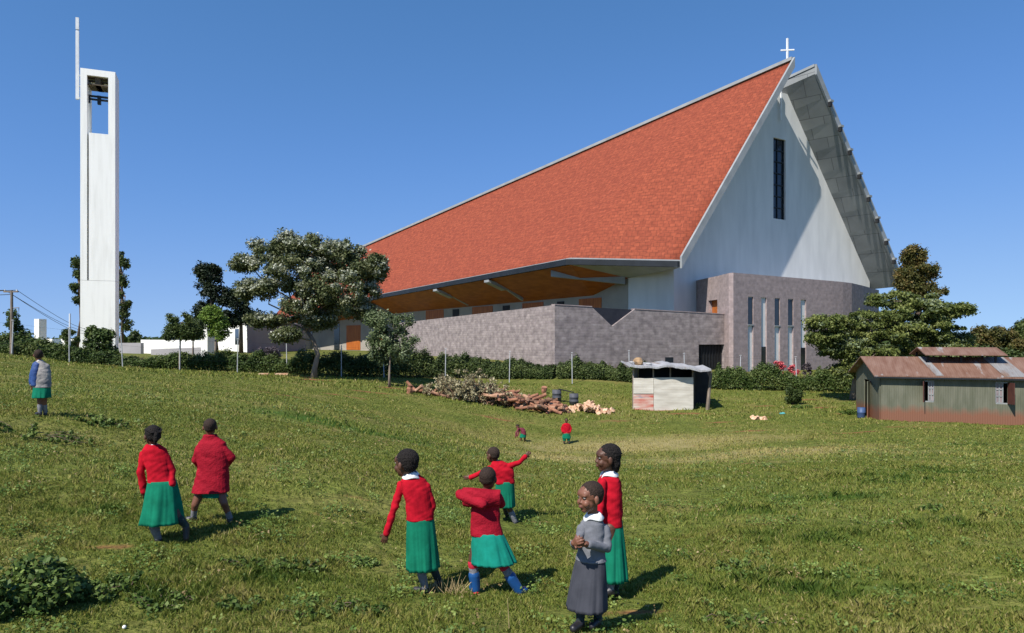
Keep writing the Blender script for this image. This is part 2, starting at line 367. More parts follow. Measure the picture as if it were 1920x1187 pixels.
# ridge cap, verge board, fascia
def strip(pts, wv, hv, name, m, par):
    """bar along pts with section vectors wv,hv"""
    mb = MB(); V = []
    for p in pts: V += [p, p+wv, p+wv+hv, p+hv]
    f = [(0, 3, 2, 1)]
    for i in range(len(pts)-1):
        for k in range(4): f.append((i*4+k, i*4+(k+1) % 4, i*4+4+(k+1) % 4, i*4+4+k))
    m_ = (len(pts)-1)*4; f.append((m_, m_+1, m_+2, m_+3))
    mb.add(V, f); return mb.build(name, m, par)
g3 = Vector((gd.x, gd.y, 0)); d3 = Vector((dd.x, dd.y, 0)); Zv = Vector((0, 0, 1))
strip([roof_pt(i/20, 1, .01)-g3*.25 for i in range(21)], g3*.5, Zv*.3, 'ridge_cap', M_greytrim, roofo)
strip([roof_pt(0, s, -.72)-d3*.003 for s in (0, 1)], -d3*.22, Zv*.98, 'verge_board', M_greytrim, roofo)
strip([roof_pt(i/60, 0, -.62)-Vector((.25, .17, 0)) for i in range(0, 61)], Vector((.24, .16, 0)), Zv*.50, 'fascia', M_fascia, roofo)
# right slab
def rroof(t, s, dz=0):
    f0 = UV(18.27, 0); f1 = UV(33.55, 0); b0 = UV(2.0, 82); b1 = UV(24, 82)
    a = Vector((f0.x, f0.y, 29.1)).lerp(Vector((f1.x, f1.y, 9.0)), s); b = Vector((b0.x, b0.y, 15)).lerp(Vector((b1.x, b1.y, 5.5)), s)
    p = a.lerp(b, t); return Vector((p.x, p.y, p.z+dz))
V, top, bot, rim = sheet(rroof, 12, 10, .7)
mb = MB(); mb.add(V, top, 0); mb.add([], [tuple(x-len(V) for x in f) for f in bot+rim], 1)
rr = mb.build('roof', [M_roof, M_conc], church); rr['label'] = 'far roof slope with grey panelled underside'
strip([rroof(0, s, -.78)-d3*.003 for s in (0, 1)], -d3*.2, Zv*1.0, 'verge_board', M_greytrim, rr)
strip([rroof(t, 0, .01)-g3*.1 for t in (0, 1)], g3*.4, Zv*.25, 'ridge_cap', M_greytrim, rr)
# skylight strip closing the slot between the slabs
V = []
for t in (0.045, 1): V += [roof_pt(t, .97, -.6), rroof(t, .03, -.6)]
MB().add(V, [(0, 1, 3, 2)]).build('ridge_skylight', M_glass, church)
# brackets along the right verge
for k, (x, y) in enumerate([(1541,185),(1559,231),(1577,275),(1596,321),(1614,366),(1633,409),(1651,455),(1668,495)]):
    s = (y-125)/420
    p = rroof(0, s, -.25)+d3*.0-g3*.0
    br = MB().box(p-d3*.42-g3*.25, .5, .3, .22, math.atan2(gd.y, gd.x)).build('bracket', M_conc, rr)
    MB().box(p-d3*.42-g3*.38+Vector((0, 0, -.36)), .3, .3, .4, math.atan2(gd.y, gd.x)).build('lamp', M_black, br)
# gable wall with window hole
S_ = 3.0
samples = [roof_pt(t/400, s/100, -.25) for t in range(0, 60) for s in range(0, 101)]
su = [(to_uv(p), p.z) for p in samples]
def ztopL(u):
    b = min(su, key=lambda q: (q[0][0]-u)**2+4*(q[0][1]-S_)**2); return b[1]
def ztopR(u):
    t = S_/82.
    p0, p1 = rroof(t, 0, -.5), rroof(t, 1, -.5); u0, u1 = to_uv(p0)[0], to_uv(p1)[0]
    k = (u-u0)/(u1-u0); return p0.z+(p1.z-p0.z)*k
def u_at(px, v=S_):
    a = (px-CX)/F  # X=a*Y ; v = -.529(X-14.05)+.849(Y-58)
    Y = (v+.849*58-.529*14.05)/(.849-.529*a); return to_uv((a*Y, Y))[0], Y
uw0, Yw0 = u_at(1450); uw1, Yw1 = u_at(1473)
zw1 = ZZ(260, (Yw0+Yw1)/2); zw0 = ZZ(411, (Yw0+Yw1)/2)
def ztop(u):
    if u < 14.2: return ztopL(u)
    if u > 18.2: return ztopR(u)
    return 27.3
us = [2.3+i*.8 for i in range(0, 40)]
us = sorted(set([round(x, 3) for x in us if x < 32.6]+[uw0, uw1, 32.6]))
mb = MB()
for a, b in zip(us[:-1], us[1:]):
    pa, pb = UV(a, S_), UV(b, S_); za, zb = ztop(a), ztop(b)
    if a >= uw0-1e-6 and b <= uw1+1e-6:
        mb.wall(pa, pb, -1, zw0, .5); mb.wall(pa, pb, zw1, (za, zb), .5)
    else: mb.wall(pa, pb, -1, (za, zb), .5)
B2 = UV(2.3, S_); W0 = Vector((10.65, 63.5))
mb.wall(W0, B2, -1, (8.75, 8.9), .5)
me = mb.mesh('gable_wall'); bm = bmesh.new(); bm.from_mesh(me); bmesh.ops.remove_doubles(bm, verts=bm.verts, dist=.002)
# drop inner partitions
bm.faces.ensure_lookup_table(); seen = {}
for f in bm.faces:
    k = tuple(sorted(v.index for v in f.verts)); seen.setdefault(k, []).append(f)
bmesh.ops.delete(bm, geom=[f for L in seen.values() if len(L) > 1 for f in L], context='FACES_ONLY')
bm.to_mesh(me); bm.free()
gw = link('gable_wall', me, M_plaster, church)
# the tall window
win = MB(); pa = UV(uw0, S_+.28); pb = UV(uw1, S_+.28)
win.wall(pa, pb, zw0, zw1, .06); wo = win.build('window', M_glass, gw)
fr = MB()
for k in range(8):
    z = zw0+(zw1-zw0)*k/7; fr.wall(UV(uw0, S_+.2), UV(uw1, S_+.2), z-.05, z+.05, .07)
um = (uw0+uw1)/2
for u in (uw0+.05, uw0+(uw1-uw0)*.45, uw1-.05): fr.wall(UV(u-.04, S_+.19), UV(u+.04, S_+.19), zw0, zw1, .07)
fr.build('frame', M_fascia, wo)
# slim pipe at the gable top
up, Yp = u_at(1464, S_-.3); MB().tube([(*UV(up, S_-.3), ZZ(225, Yp)), (*UV(up, S_-.3), ZZ(165, Yp))], .09, 6).build('pipe', M_steel, gw)
# cross on the ridge
cb = roof_pt(.012, 1, .25)
zc = ZZ(72, cb.y); mb = MB().box((cb.x, cb.y, (cb.z+zc)/2), .16, .16, zc-cb.z, .56); mb.box((cb.x, cb.y, ZZ(94, cb.y)), 1.25, .12, .12, -.1)
mb.build('cross', M_steel, church)
# side walls below the eave, soffit, beams
W1 = Vector((D3.x+3.3, D3.y+2.3)); W2 = Vector((Q3.x+2.8, Q3.y+2.8)); ZS = 7.1
def on_line(px, a, b):
    d = b-a; k = (px-CX)/F; s = (k*a.y-a.x)/(d.x-k*d.y); return a+d*s, s
mb = MB(); mb.wall(W1, W0, -1, (ZS+.6, 9.0), .4); mb.wall(W2, W1, -1, (5.6, ZS+.6), .4); sw = mb.build('side_wall', M_shade, church)
nin = Vector((.824, .566))
def panel(name, p0, p1, y0, y1, m, line, out=.06, fixz=None):
    (a, _), (b, _) = on_line(p0, *line), on_line(p1, *line)
    dirv = (line[1]-line[0]).normalized(); n = Vector((dirv.y, -dirv.x))
    if n.dot(-a) < 0: n = -n
    ym = (a.y+b.y)/2; z1, z0 = (ZZ(y0, ym), ZZ(y1, ym)) if fixz is None else fixz
    return MB().wall(a+n*out, b+n*out, z0, z1, out*2, 0, 1 if (Vector((-(b-a).y, (b-a).x)).dot(n) < 0) else -1).build(name, m, sw)
L1 = (W0, W1); L2 = (W1, W2)
for p0, p1 in ((1086,1128),(980,1019),(886,924),(799,832)): 
    o = panel('timber_panel', p0, p1, 0, 0, M_wood2, L1, .06, (1.5, 6.5)); o['label'] = 'orange timber door panel'
for p0, p1 in ((1045,1058),(943,956),(849,861)): panel('window', p0, p1, 0, 0, M_black, L1, .05, (2.0, 6.4))
for p0, p1, y0, y1, m, nm in ((650,676,610,656,M_wood2,'door'),(627,637,608,656,M_glass,'window'),(572,586,620,666,M_glass,'window'),(704,722,604,650,M_wood2,'door'),(745,756,600,640,M_glass,'window')):
    panel(nm, p0, p1, y0, y1, m, L2, .06)
V = []; 
eaves = [E3, C3, D3, Q3]
Wm = W0.lerp(W1, .11); Cm = C3.lerp(D3, .085)
eaves = [E3, C3, Cm, D3, Q3]
inner = [(B2.x, B2.y, 8.7), (W0.x, W0.y, 8.1), (Wm.x, Wm.y, 6.75), (W1.x, W1.y, 6.5), (W2.x, W2.y, 5.0)]
for e, i in zip(eaves, inner): V += [Vector((e.x, e.y, e.z-.64)), Vector(i)]
sof = MB().add(V[2:], [(0, 1, 3, 2), (2, 3, 5, 4), (4, 5, 7, 6)]).build('soffit', M_wood, roofo)
MB().add([V[0], V[1], V[2], V[3]], [(0, 1, 3, 2)]).build('soffit', M_greytrim, roofo)
a0 = P(1033, 507, 64.6); 
def beam(p, q, w, h0, h1, name='beam'):
    d = (q-p).normalized(); s = Vector((-d.y, d.x, 0)).normalized()*w
    V = [p, p+s, p+s-Zv*h0, p-Zv*h0, q, q+s, q+s-Zv*h1, q-Zv*h1]
    return MB().add(V, [(0, 1, 2, 3), (4, 7, 6, 5), (0, 4, 5, 1), (1, 5, 6, 2), (2, 6, 7, 3), (3, 7, 4, 0)]).build(name, M_greytrim, sw)
beam(P(1033, 503, 64.4), P(1172, 503, 63.2), .7, .75, 1.45)
for px in (920, 822, 690, 640):
    seg = (Vector(C3[:2]), Vector(D3[:2])) if px > 720 else (Vector(D3[:2]), Vector(Q3[:2]))
    a, s = on_line(px, *seg); ez = (C3.z+(D3.z-C3.z)*s) if px > 720 else (D3.z+(Q3.z-D3.z)*s)
    q = a+nin*4.2
    beam(Vector((a.x-.2, a.y-.14, ez-.72)), Vector((a.x+1.6, a.y+1.1, ez-1.2)), .9, .25, .55)
    beam(Vector((a.x+1.6, a.y+1.1, ez-1.3)), Vector((q.x, q.y, 7.0 if px > 720 else 6.2)), .35, .3, .3)
# back gable closing
b0 = roof_pt(1, 1, -.3); b1 = rroof(1, 0, -.3); b2 = rroof(1, 1, -.3); b3 = roof_pt(1, 0, -.7)
MB().add([(b3.x, b3.y, -1), b3, b0, b1, b2, (b2.x, b2.y, -1)], [(0, 1, 2, 3, 4, 5)]).build('rear_wall', M_plaster, church)
q0 = UV(32.2, S_); q1 = Vector(b2[:2]); MB().wall(q0, q1, -1, (8.2, 5), .3).build('side_wall', M_plaster, church)

# stone block in front of the gable
B0 = Vector((17.88, 56)); B1 = Vector((29.5, 63.8)); ZB = 7.85
LB = Vector((16.6, 64.6)); blk = MB(); dB = (B1-B0).normalized(); nB = Vector((-dB.y, dB.x))
slots = []
for px in (1407, 1432, 1457, 1482, 1506):
    a, _ = on_line(px-4.5, B0, B1); b, _ = on_line(px+5.5, B0, B1); slots.append((a, b))
cur = B0.copy(); ZSL = ZZ(557, 57.6)
for a, b in slots:
    blk.wall(cur, a, -1.5, ZSL, .45); cur = b
blk.wall(cur, B1, -1.5, ZSL, .45); blk.wall(B0, B1, ZSL, ZB, .45)
arc = [B1, Vector((31.0, 64.9)), Vector((32.4, 66.1)), Vector((33.6, 67.5)), Vector((35.2, 69.4)), Vector((39.8, 75.2))]
for a, b in zip(arc[:-1], arc[1:]): blk.wall(a, b, -1.5, ZB, .45)
# left face with opening
oa, _ = on_line(1328, B0, LB); ob, _ = on_line(1345, B0, LB)
zo1 = ZZ(563, 60); zo0 = ZZ(590, 60)
B0i = B0+nB*.46
blk.wall(LB, oa, -1.5, ZB, .45); blk.wall(oa, ob, -1.5, zo0, .45); blk.wall(oa, ob, zo1, ZB, .45); blk.wall(ob, B0i, -1.5, ZB, .45)
bo = blk.build('stone_annex', M_stone2, church)
MB().prism([B0+nB*.5+dB*.5, B1+nB*.5, Vector((32, 68)), Vector((38.2, 75.2)), UV(30.5, S_-.05), LB+gd*1.2], ZB-.6, ZB-.35).build('flat_roof', M_greytrim, bo)
MB().wall(oa+Vector((.35, .1)), ob+Vector((.35, .1)), zo0, zo1, .08).build('timber_panel', M_wood2, bo)
sb = MB(); 
for a, b in slots: sb.wall(a+nB*.13, b+nB*.13, -1.5, ZSL, .1)
sb.build('slot_lining', M_plaster, bo)
for i, (a, b) in enumerate(slots):
    y0, y1 = ((558, 608), (650, 696), (560, 610), (562, 610), (652, 700))[i]; ym = a.y
    m = a.lerp(b, .62)
    MB().wall(a+nB*.07, b+nB*.07, ZZ(y1, ym), ZZ(y0, ym), .05).build('window', M_glass, bo)
    if y1 < 640: MB().wall(a-nB*.03-dB*.02, b-nB*.03+dB*.02, ZZ(y1, ym)-.1, ZZ(y1, ym), .3).build('sill', M_greytrim, bo)

# courtyard stone wall (V notch filled by dark panel standing in for shade, doorway)
cw = thing('stone_wall', 'low rough stone courtyard wall with a V of painted shade and a doorway', 'wall', (3.08, 50, .2))
K0 = Vector((3.08, 50)); KL = XY(740, 80); KR = Vector((17.75, 57.4))
mb = MB(); mb.wall(KL, K0, 0, (4.35, 4.92), .45)
def kx(px): return on_line(px, K0, KR)
def kt(s): return 4.92+(4.52-4.92)*s
pts = [(1110, 0), (1148, 1), (1190, 0)]
na, s1 = kx(1110); nm_, s2 = kx(1148); nb, s3 = kx(1190); da, s4 = kx(1310); db, s5 = kx(1358)
zn = ZZ(612, nm_.y); zd = ZZ(646, da.y)
mb.wall(K0, na, -1, (kt(0), kt(s1)), .45); mb.wall(na, nm_, -1, (kt(s1), zn), .45); mb.wall(nm_, nb, -1, (zn, kt(s3)), .45)
mb.wall(nb, da, -1, (kt(s3), kt(s4)), .45); mb.wall(da, db, zd, (kt(s4), kt(s5)), .45); mb.wall(db, KR, -1, (kt(s5), kt(1)), .45)
mb.build('masonry', M_stone, cw)
inf = MB(); nrm = Vector((-(KR-K0).y, (KR-K0).x)).normalized(); o1, o2 = nrm*.2, nrm*.26  # recessed triangle coloured near black to stand in for the V-shaped shadow
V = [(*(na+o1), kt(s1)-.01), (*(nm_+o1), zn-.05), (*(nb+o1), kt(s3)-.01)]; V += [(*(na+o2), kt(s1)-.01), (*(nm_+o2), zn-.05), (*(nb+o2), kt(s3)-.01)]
inf.add(V, [(0, 1, 2), (5, 4, 3), (0, 3, 4, 1), (1, 4, 5, 2), (2, 5, 3, 0)]); io = inf.build('notch_shade_panel', mat('notch_shade', (.018, .020, .030), (.026, .028, .038), .8, 2), cw); io['label'] = 'dark triangular panel standing in for shade in the V notch'
cp = MB(); n_w = Vector((-.46, .89))
nrm = Vector((-(KR-K0).y, (KR-K0).x)).normalized()
cp.wall(K0-nrm*.03, na-nrm*.03, (kt(0), kt(s1)), (kt(0)+.07, kt(s1)+.07), .51); cp.wall(nb-nrm*.03, KR-nrm*.03, (kt(s3), kt(1)), (kt(s3)+.07, kt(1)+.07), .51)
cp.build('coping', M_stone2, cw)
dr = MB(); dr.wall(da+nrm*.3, db+nrm*.3, -1, zd, .08); do = dr.build('door', M_black, cw)
bars = MB()
for k in range(9):
    p = da.lerp(db, (k+.5)/9)+nrm*.24; bars.box((p.x, p.y, 0), .05, .03, 2*zd, .47)
bars.build('bars', M_fascia, do)
va, _ = kx(1247); vb, _ = kx(1262); MB().wall(va-nrm*.02, vb-nrm*.02, ZZ(683, va.y), ZZ(670, va.y), .06).build('vent', M_fascia, cw)

# ------------------------------------------------------------------ bell tower
TY = 88.
tg = Vector((.93, .37)).normalized(); td = Vector((-tg.y, tg.x))
tb = XY(150, TY)
tower = thing('bell_tower', 'slim white bell tower with open top and side mast', 'tower', (tb.x+2.2, tb.y+1, .9))
def tl(px): return on_line(px, tb, tb+tg)[0]
c0, c1, c2, c3 = tl(150.5), tl(163), tl(203), tl(216)
zt = ZZ(127, TY)
def tbx(mbx, a, b, z0, z1, f0, f1): return mbx.prism([a+td*f0, b+td*f0, b+td*f1, a+td*f1], z0, z1)
sh = MB(); DP = 3.2
zg1 = ZZ(525, TY); zop = ZZ(247, TY)
tbx(sh, c0, c1, zg1, zt-.8, 0, DP)          # left pier
tbx(sh, c2, c3, zop, zt-.8, 0, DP)          # right pier
tbx(sh, c0, c3, zt-.8, zt, 0, DP)           # head
ca = c1+tg*.2
tbx(sh, ca, c3, zg1, zop, .0, DP)           # upper infill, slot left of it
tbx(sh, c1, ca, zg1, zop, 1.2, DP-.02)
tbx(sh, c0, c3, 0, zg1-.03, 0, DP)
sh.build('shaft', M_white, tower)
lv = MB()
for k in range(4): tbx(lv, c1+tg*.02, c2-tg*.02, ZZ(141+k*4, TY), ZZ(139+k*4, TY), .5+k*.5, .9+k*.5)
tbx(lv, c1+tg*.02, c2-tg*.02, ZZ(155, TY), ZZ(153, TY), .3, 2.8); tbx(lv, c1.lerp(c2, .35), c1.lerp(c2, .6), ZZ(155, TY), ZZ(139, TY), .4, 2.9)
lv.build('louvre', mat('louvre_brown', (.13, .10, .06), (.09, .07, .05)), tower)
bl = MB(); tbx(bl, c1+tg*.02, c2-tg*.02, ZZ(180, TY), ZZ(177, TY), 1, 1.3); tbx(bl, c1+tg*.02, c2-tg*.02, ZZ(174, TY), ZZ(171, TY), 1, 1.3); tbx(bl, c1.lerp(c2, .42), c1.lerp(c2, .58), ZZ(187, TY), ZZ(171, TY), .9, 1.4)
for k in (0.02, .93): tbx(bl, c1.lerp(c2, k), c1.lerp(c2, k+.05), ZZ(186, TY), ZZ(171, TY), .95, 1.35)
bl.build('bell_frame', M_fascia, tower)
mp_ = c0-tg*.38+td*.4
ms = MB().box((mp_.x, mp_.y, (ZZ(185, TY)+ZZ(57, TY))/2), .36, .36, ZZ(57, TY)-ZZ(185, TY), .37); ms.box((mp_.x, mp_.y, (ZZ(54, TY)+ZZ(32, TY))/2), .36, .36, ZZ(32, TY)-ZZ(54, TY), .37)
ms.box((mp_.x, mp_.y, ZZ(56, TY)), .2, .2, .9, .37)
for y in (140, 160, 182): ms.box((mp_.x+.3, mp_.y+.1, ZZ(y, TY)), .5, .12, .14, .37)
ms.build('mast', M_steel, tower)

# ------------------------------------------------------------------ white annexe and walls on the left
an = thing('white_annexe', 'white and grey flat roofed building with a slit window left of the church', 'building', (-36, 92, .8))
p0 = XY(385, 100); p1 = XY(463, 80); p2 = XY(573, 97); p3 = Vector((-42, 112))
MB().prism([p0, p1, p2, p3], 0, [ZZ(609, 100), ZZ(600, 80), ZZ(607, 97), 4.8]).build('walls', M_white, an)
wr = MB(); wr.wall(p1+Vector((.05, -.03)), p2+Vector((.05, -.03)), 0, (ZZ(603, 80), ZZ(609, 97)), .04); wr.build('grey_wall', M_annex, an)
a, _ = on_line(441, p0, p1); b, _ = on_line(448, p0, p1); nn = Vector((-.83, -.56))
MB().wall(a+nn*.03, b+nn*.03, ZZ(646, a.y), ZZ(617, a.y), .06).build('window', M_glass, an)
lw = MB(); q0 = XY(36, 103); q1 = XY(150, 102); lw.wall(q0, q1, 0, (ZZ(635, 103), ZZ(636, 102)), .4)
lo = lw.build('white_wall', M_white, None, base=(q0.x, q0.y, 1)); tag(lo, 'low white wall on the crest left of the tower', 'wall')
lw = MB(); q0 = XY(264, 68); q1 = XY(380, 66); lw.wall(q0, q1, 0, (ZZ(637, 68), ZZ(638, 66)), .4)
lo = lw.build('white_wall', M_white, None, base=(q0.x, q0.y, 1)); tag(lo, 'low white wall between the tower and the annexe, behind the round trees', 'wall')
lw = MB(); q0 = XY(222, 67); q1 = XY(264, 66.5); lw.wall(q0, q1, 0, (ZZ(643, 67), ZZ(643, 66.5)), .4)
lo = lw.build('grey_wall', M_annex, None, base=(q0.x, q0.y, 1)); tag(lo, 'short grey wall just right of the tower foot', 'wall')
lw = MB(); q0 = XY(283, 64); q1 = XY(380, 63); lw.wall(q0, q1, 0, (ZZ(655, 64), ZZ(651, 63)), .4)
lo = lw.build('grey_wall', M_annex, None, base=(q0.x, q0.y, 1)); tag(lo, 'very low grey wall in front of the white wall beside the annexe', 'wall')
for (x0, x1, yt, Yp, lab) in ((64, 76, 598, 100, 'slim white pillar left of the tower above the wall'), (377, 392, 607, 62, 'white pillar behind the small round trees left of the annexe')):
    a, b = XY(x0, Yp), XY(x1-3, Yp); o = MB().prism([a, b, b+Vector((.3, 1.2)), a+Vector((0, 1.2))], 0, ZZ(yt, Yp)).build('pillar', M_white, None, base=(a.x, a.y, 1)); tag(o, lab, 'pillar')

# ------------------------------------------------------------------ children
def skinmat(name, c1, c2):
    m = mat(name, c1, c2, .5, 9, .15, 60, spec=.35); return m
SK = skinmat('dark_skin', (.105, .046, .028), (.075, .033, .020)); SK2 = skinmat('brown_skin', (.20, .085, .052), (.15, .062, .038))
M_hair = mat('black_hair', (.010, .008, .008), (.022, .018, .016), .85, 60, .9, 90, spec=.2)
M_hairs = mat('cropped_hair', (.045, .028, .021), (.026, .017, .013), .8, 80, .6, 120, spec=.2)
M_red = mat('red_wool', (.47, .009, .022), (.36, .006, .016), .95, 18, .12, 200, spec=.1)
M_coat = mat('crimson_coat', (.34, .008, .022), (.25, .005, .016), .8, 8, .4, 60, spec=.15)
M_green = mat('green_cloth', (.008, .185, .105), (.005, .125, .07), .9, 7, .10, 30, spec=.1)
M_teal = mat('teal_cloth', (.010, .25, .185), (.007, .17, .12), .9, 7, .10, 30, spec=.1)
M_grey = mat('grey_wool', (.17, .175, .195), (.13, .135, .15), .95, 20, .12, 200, spec=.1)
M_slate = mat('slate_cloth', (.062, .064, .078), (.045, .047, .058), .9, 7, .10, 30, spec=.1)
M_shirt = mat('white_shirt', (.80, .80, .80), (.68, .69, .71), .8, 12, .2, 60)
M_sock = mat('grey_sock', (.24, .24, .26), (.17, .17, .19), .9, 30, .5, 120)
M_sockd = mat('dark_sock', (.03, .05, .05), (.02, .03, .035), .9, 30, .5, 120)
M_band = mat('red_band', (.5, .02, .05), (.45, .02, .04), .9, 30)
M_shoe = mat('black_shoe', (.015, .014, .016), (.03, .028, .03), .45, 20, spec=.5)
M_boot = mat('blue_rubber', (.015, .09, .28), (.012, .07, .22), .35, 5, spec=.5)
M_sole = mat('red_rubber', (.5, .02, .03), (.4, .015, .025), .5, 5)
M_bluej = mat('blue_nylon', (.035, .085, .26), (.025, .06, .19), .6, 6, .3, 40)
M_white2 = mat('pale_cloth', (.36, .33, .30), (.16, .16, .17), .85, 10, .3, 40)
M_maroon = mat('maroon_cloth', (.20, .03, .06), (.13, .02, .035), .85, 10, .3, 40)
M_eye = mat('eye_white', (.30, .26, .23), (.26, .22, .20), .6, 3); M_iris = mat('eye_dark', (.01, .008, .007), (.012, .01, .008), .2, 3)
M_lip = mat('lip', (.16, .05, .045), (.12, .04, .035), .5, 10)

TMPS = bpy.data.scenes.new('tmp')
class Blob:
    def __init__(s): s.mb = MB()
    def ell(s, c, ax, n=16, m=10):
        """ax: three axis vectors"""
        c = Vector(c); V = [c+ax[2]]; 
        for i in range(1, m):
            ph = math.pi*i/m
            for k in range(n):
                th = 2*math.pi*k/n; V.append(c+ax[0]*math.sin(ph)*math.cos(th)+ax[1]*math.sin(ph)*math.sin(th)+ax[2]*math.cos(ph))
        V.append(c-ax[2]); F_ = [(0, 1+k, 1+(k+1) % n) for k in range(n)]
        for i in range(m-2):
            for k in range(n): F_.append((1+i*n+k, 1+(i+1)*n+k, 1+(i+1)*n+(k+1) % n, 1+i*n+(k+1) % n))
        L = len(V)-1; F_ += [(L, 1+(m-2)*n+(k+1) % n, 1+(m-2)*n+k) for k in range(n)]
        s.mb.add(V, F_)
    def sph(s, c, r): s.ell(c, (Vector((r, 0, 0)), Vector((0, r, 0)), Vector((0, 0, r))), 14, 8)
    def chain(s, pts, rs):
        """tapered rounded limb through pts"""
        P_ = [Vector(p) for p in pts]; out = []; ro = []
        for i in range(len(P_)-1):
            for k in range(4): t = k/4; out.append(P_[i].lerp(P_[i+1], t)); ro.append(rs[i]+(rs[i+1]-rs[i])*t)
        out.append(P_[-1]); ro.append(rs[-1])
        for a, b, ra, rb in zip(out[:-1], out[1:], ro[:-1], ro[1:]):
            d = (b-a); 
            if d.length < 1e-6: continue
            s.mb.tube([a, b], [ra, rb], 14)
        for p, r in zip(out, ro): s.sph(p, r*.995)
    def loft(s, rings, n=24):
        V = []; 
        for c, a, b in rings:
            for k in range(n):
                th = 2*math.pi*k/n; cx_, sy_ = math.cos(th), math.sin(th)
                V.append(Vector(c)+a*math.copysign(abs(cx_)**.85, cx_)+b*math.copysign(abs(sy_)**.85, sy_))
        F_ = [tuple(range(n-1, -1, -1)), tuple(range((len(rings)-1)*n, len(rings)*n))]
        for i in range(len(rings)-1):
            for k in range(n): F_.append((i*n+k, i*n+(k+1) % n, (i+1)*n+(k+1) % n, (i+1)*n+k))
        s.mb.add(V, F_)
    def build(s, name, m, parent, vox, smooth=4, folds=0., fs=14, fn=None):
        me = bpy.data.meshes.new('tmp'); me.from_pydata(s.mb.v, [], s.mb.f); me.update()
        bm = bmesh.new(); bm.from_mesh(me); bmesh.ops.recalc_face_normals(bm, faces=bm.faces); bm.to_mesh(me); bm.free()
        o = bpy.data.objects.new('tmp', me); TMPS.collection.objects.link(o)
        r = o.modifiers.new('r', 'REMESH'); r.mode = 'VOXEL'; r.voxel_size = vox
        if smooth: q = o.modifiers.new('s', 'SMOOTH'); q.factor = .5; q.iterations = smooth
        TMPS.view_layers[0].update(); dg = TMPS.view_layers[0].depsgraph
        me2 = bpy.data.meshes.new_from_object(o.evaluated_get(dg)); bpy.data.objects.remove(o); bpy.data.meshes.remove(me)
        me2.name = name
        if folds:
            me2.update()
            nv = len(me2.vertices); co = np.zeros(nv*3, 'f'); me2.vertices.foreach_get('co', co); co = co.reshape(-1, 3)
            no = np.zeros(nv*3, 'f'); me2.vertex_normals.foreach_get('vector', no); no = no.reshape(-1, 3); fv = np.zeros(nv)
            for i_, p in enumerate(co.tolist()):
                w_ = mnoise.noise(Vector((p[0]*5, p[1]*5, p[2]*5)))*.05
                fv[i_] = mnoise.noise(Vector((p[0]*fs*.6, p[1]*fs*.6, (p[2]+.5*p[0]+w_)*fs*1.1)))+.35*mnoise.noise(Vector((p[0]*fs*.9, p[1]*fs*.9, (p[2]-.4*p[0]+w_)*fs*2.2)))
            me2.vertices.foreach_set('co', (co+no*(fv*folds)[:, None]).astype('f').ravel()); me2.update()
        return link(name, me2, m, parent, True)

def hand(B, w, d, pn, s=1., curl=.6, thumb=1):
    """w wrist, d direction, pn palm normal, curl 0 flat..1.6 fist"""
    d = d.normalized(); pn = (pn-d*pn.dot(d)).normalized(); sd = d.cross(pn).normalized()
    B.loft([(w, sd*.021*s, pn*.015*s), (w+d*.028*s, sd*.030*s, pn*.014*s), (w+d*.060*s, sd*.032*s, pn*.012*s), (w+d*.068*s, sd*.029*s, pn*.009*s)], 14)
    for k, (o, L) in enumerate(((-.0245, .050), (-.0085, .058), (.0085, .054), (.0245, .042))):
        b = w+d*(.062+(.003 if k in (1, 2) else -.003))*s+sd*o*s; q = b; dr = (d+sd*o*6).normalized(); pts = [b-d*.012*s, b]
        for j, f in enumerate((.45, .32, .23)):
            ang = curl*(.5+.45*j); dd3 = (dr*math.cos(ang)+pn*math.sin(ang)); q = q+dd3*L*f*s; pts.append(q)
        B.chain(pts, [.0078*s, .0078*s, .0072*s, .0066*s, .0055*s])
    tb_ = w+d*.018*s-sd*.024*s*thumb; t1 = tb_+(d*.6-sd*.75*thumb+pn*.35).normalized()*.028*s; t2 = t1+(d*.9-sd*.25*thumb+pn*.4).normalized()*.024*s
    B.chain([w+d*.012*s-sd*.010*s*thumb, tb_, t1, t2], [.010*s, .0105*s, .0088*s, .0068*s])

def head(B, c, f, s, up=Vector((0, 0, 1))):
    f = f.normalized(); r = f.cross(up).normalized(); u = r.cross(f).normalized()
    def q(a, b, h): return c+(f*a+r*b+u*h)*s
    def E_(a, b, h, ra, rb, rh): B.ell(q(a, b, h), (f*ra*s, r*rb*s, u*rh*s))
    E_(-.012, 0, .022, .092, .073, .080); E_(.022, 0, -.035, .060, .056, .062); E_(.044, 0, -.078, .026, .030, .020)
    E_(.050, 0, .030, .035, .055, .035)
    for sgn in (-1, 1):
        E_(.053, sgn*.032, -.032, .026, .024, .026); E_(-.004, sgn*.074, -.010, .017, .010, .028); E_(.078, sgn*.010, -.026, .010, .008, .008)
        E_(.070, sgn*.026, .022, .011, .022, .008)
    B.chain([q(.078, 0, .006), q(.087, 0, -.022)], [.007*s, .0098*s])
    E_(.0745, 0, -.049, .013, .020, .006); E_(.072, 0, -.060, .013, .018, .007)
    return q, f, r, u

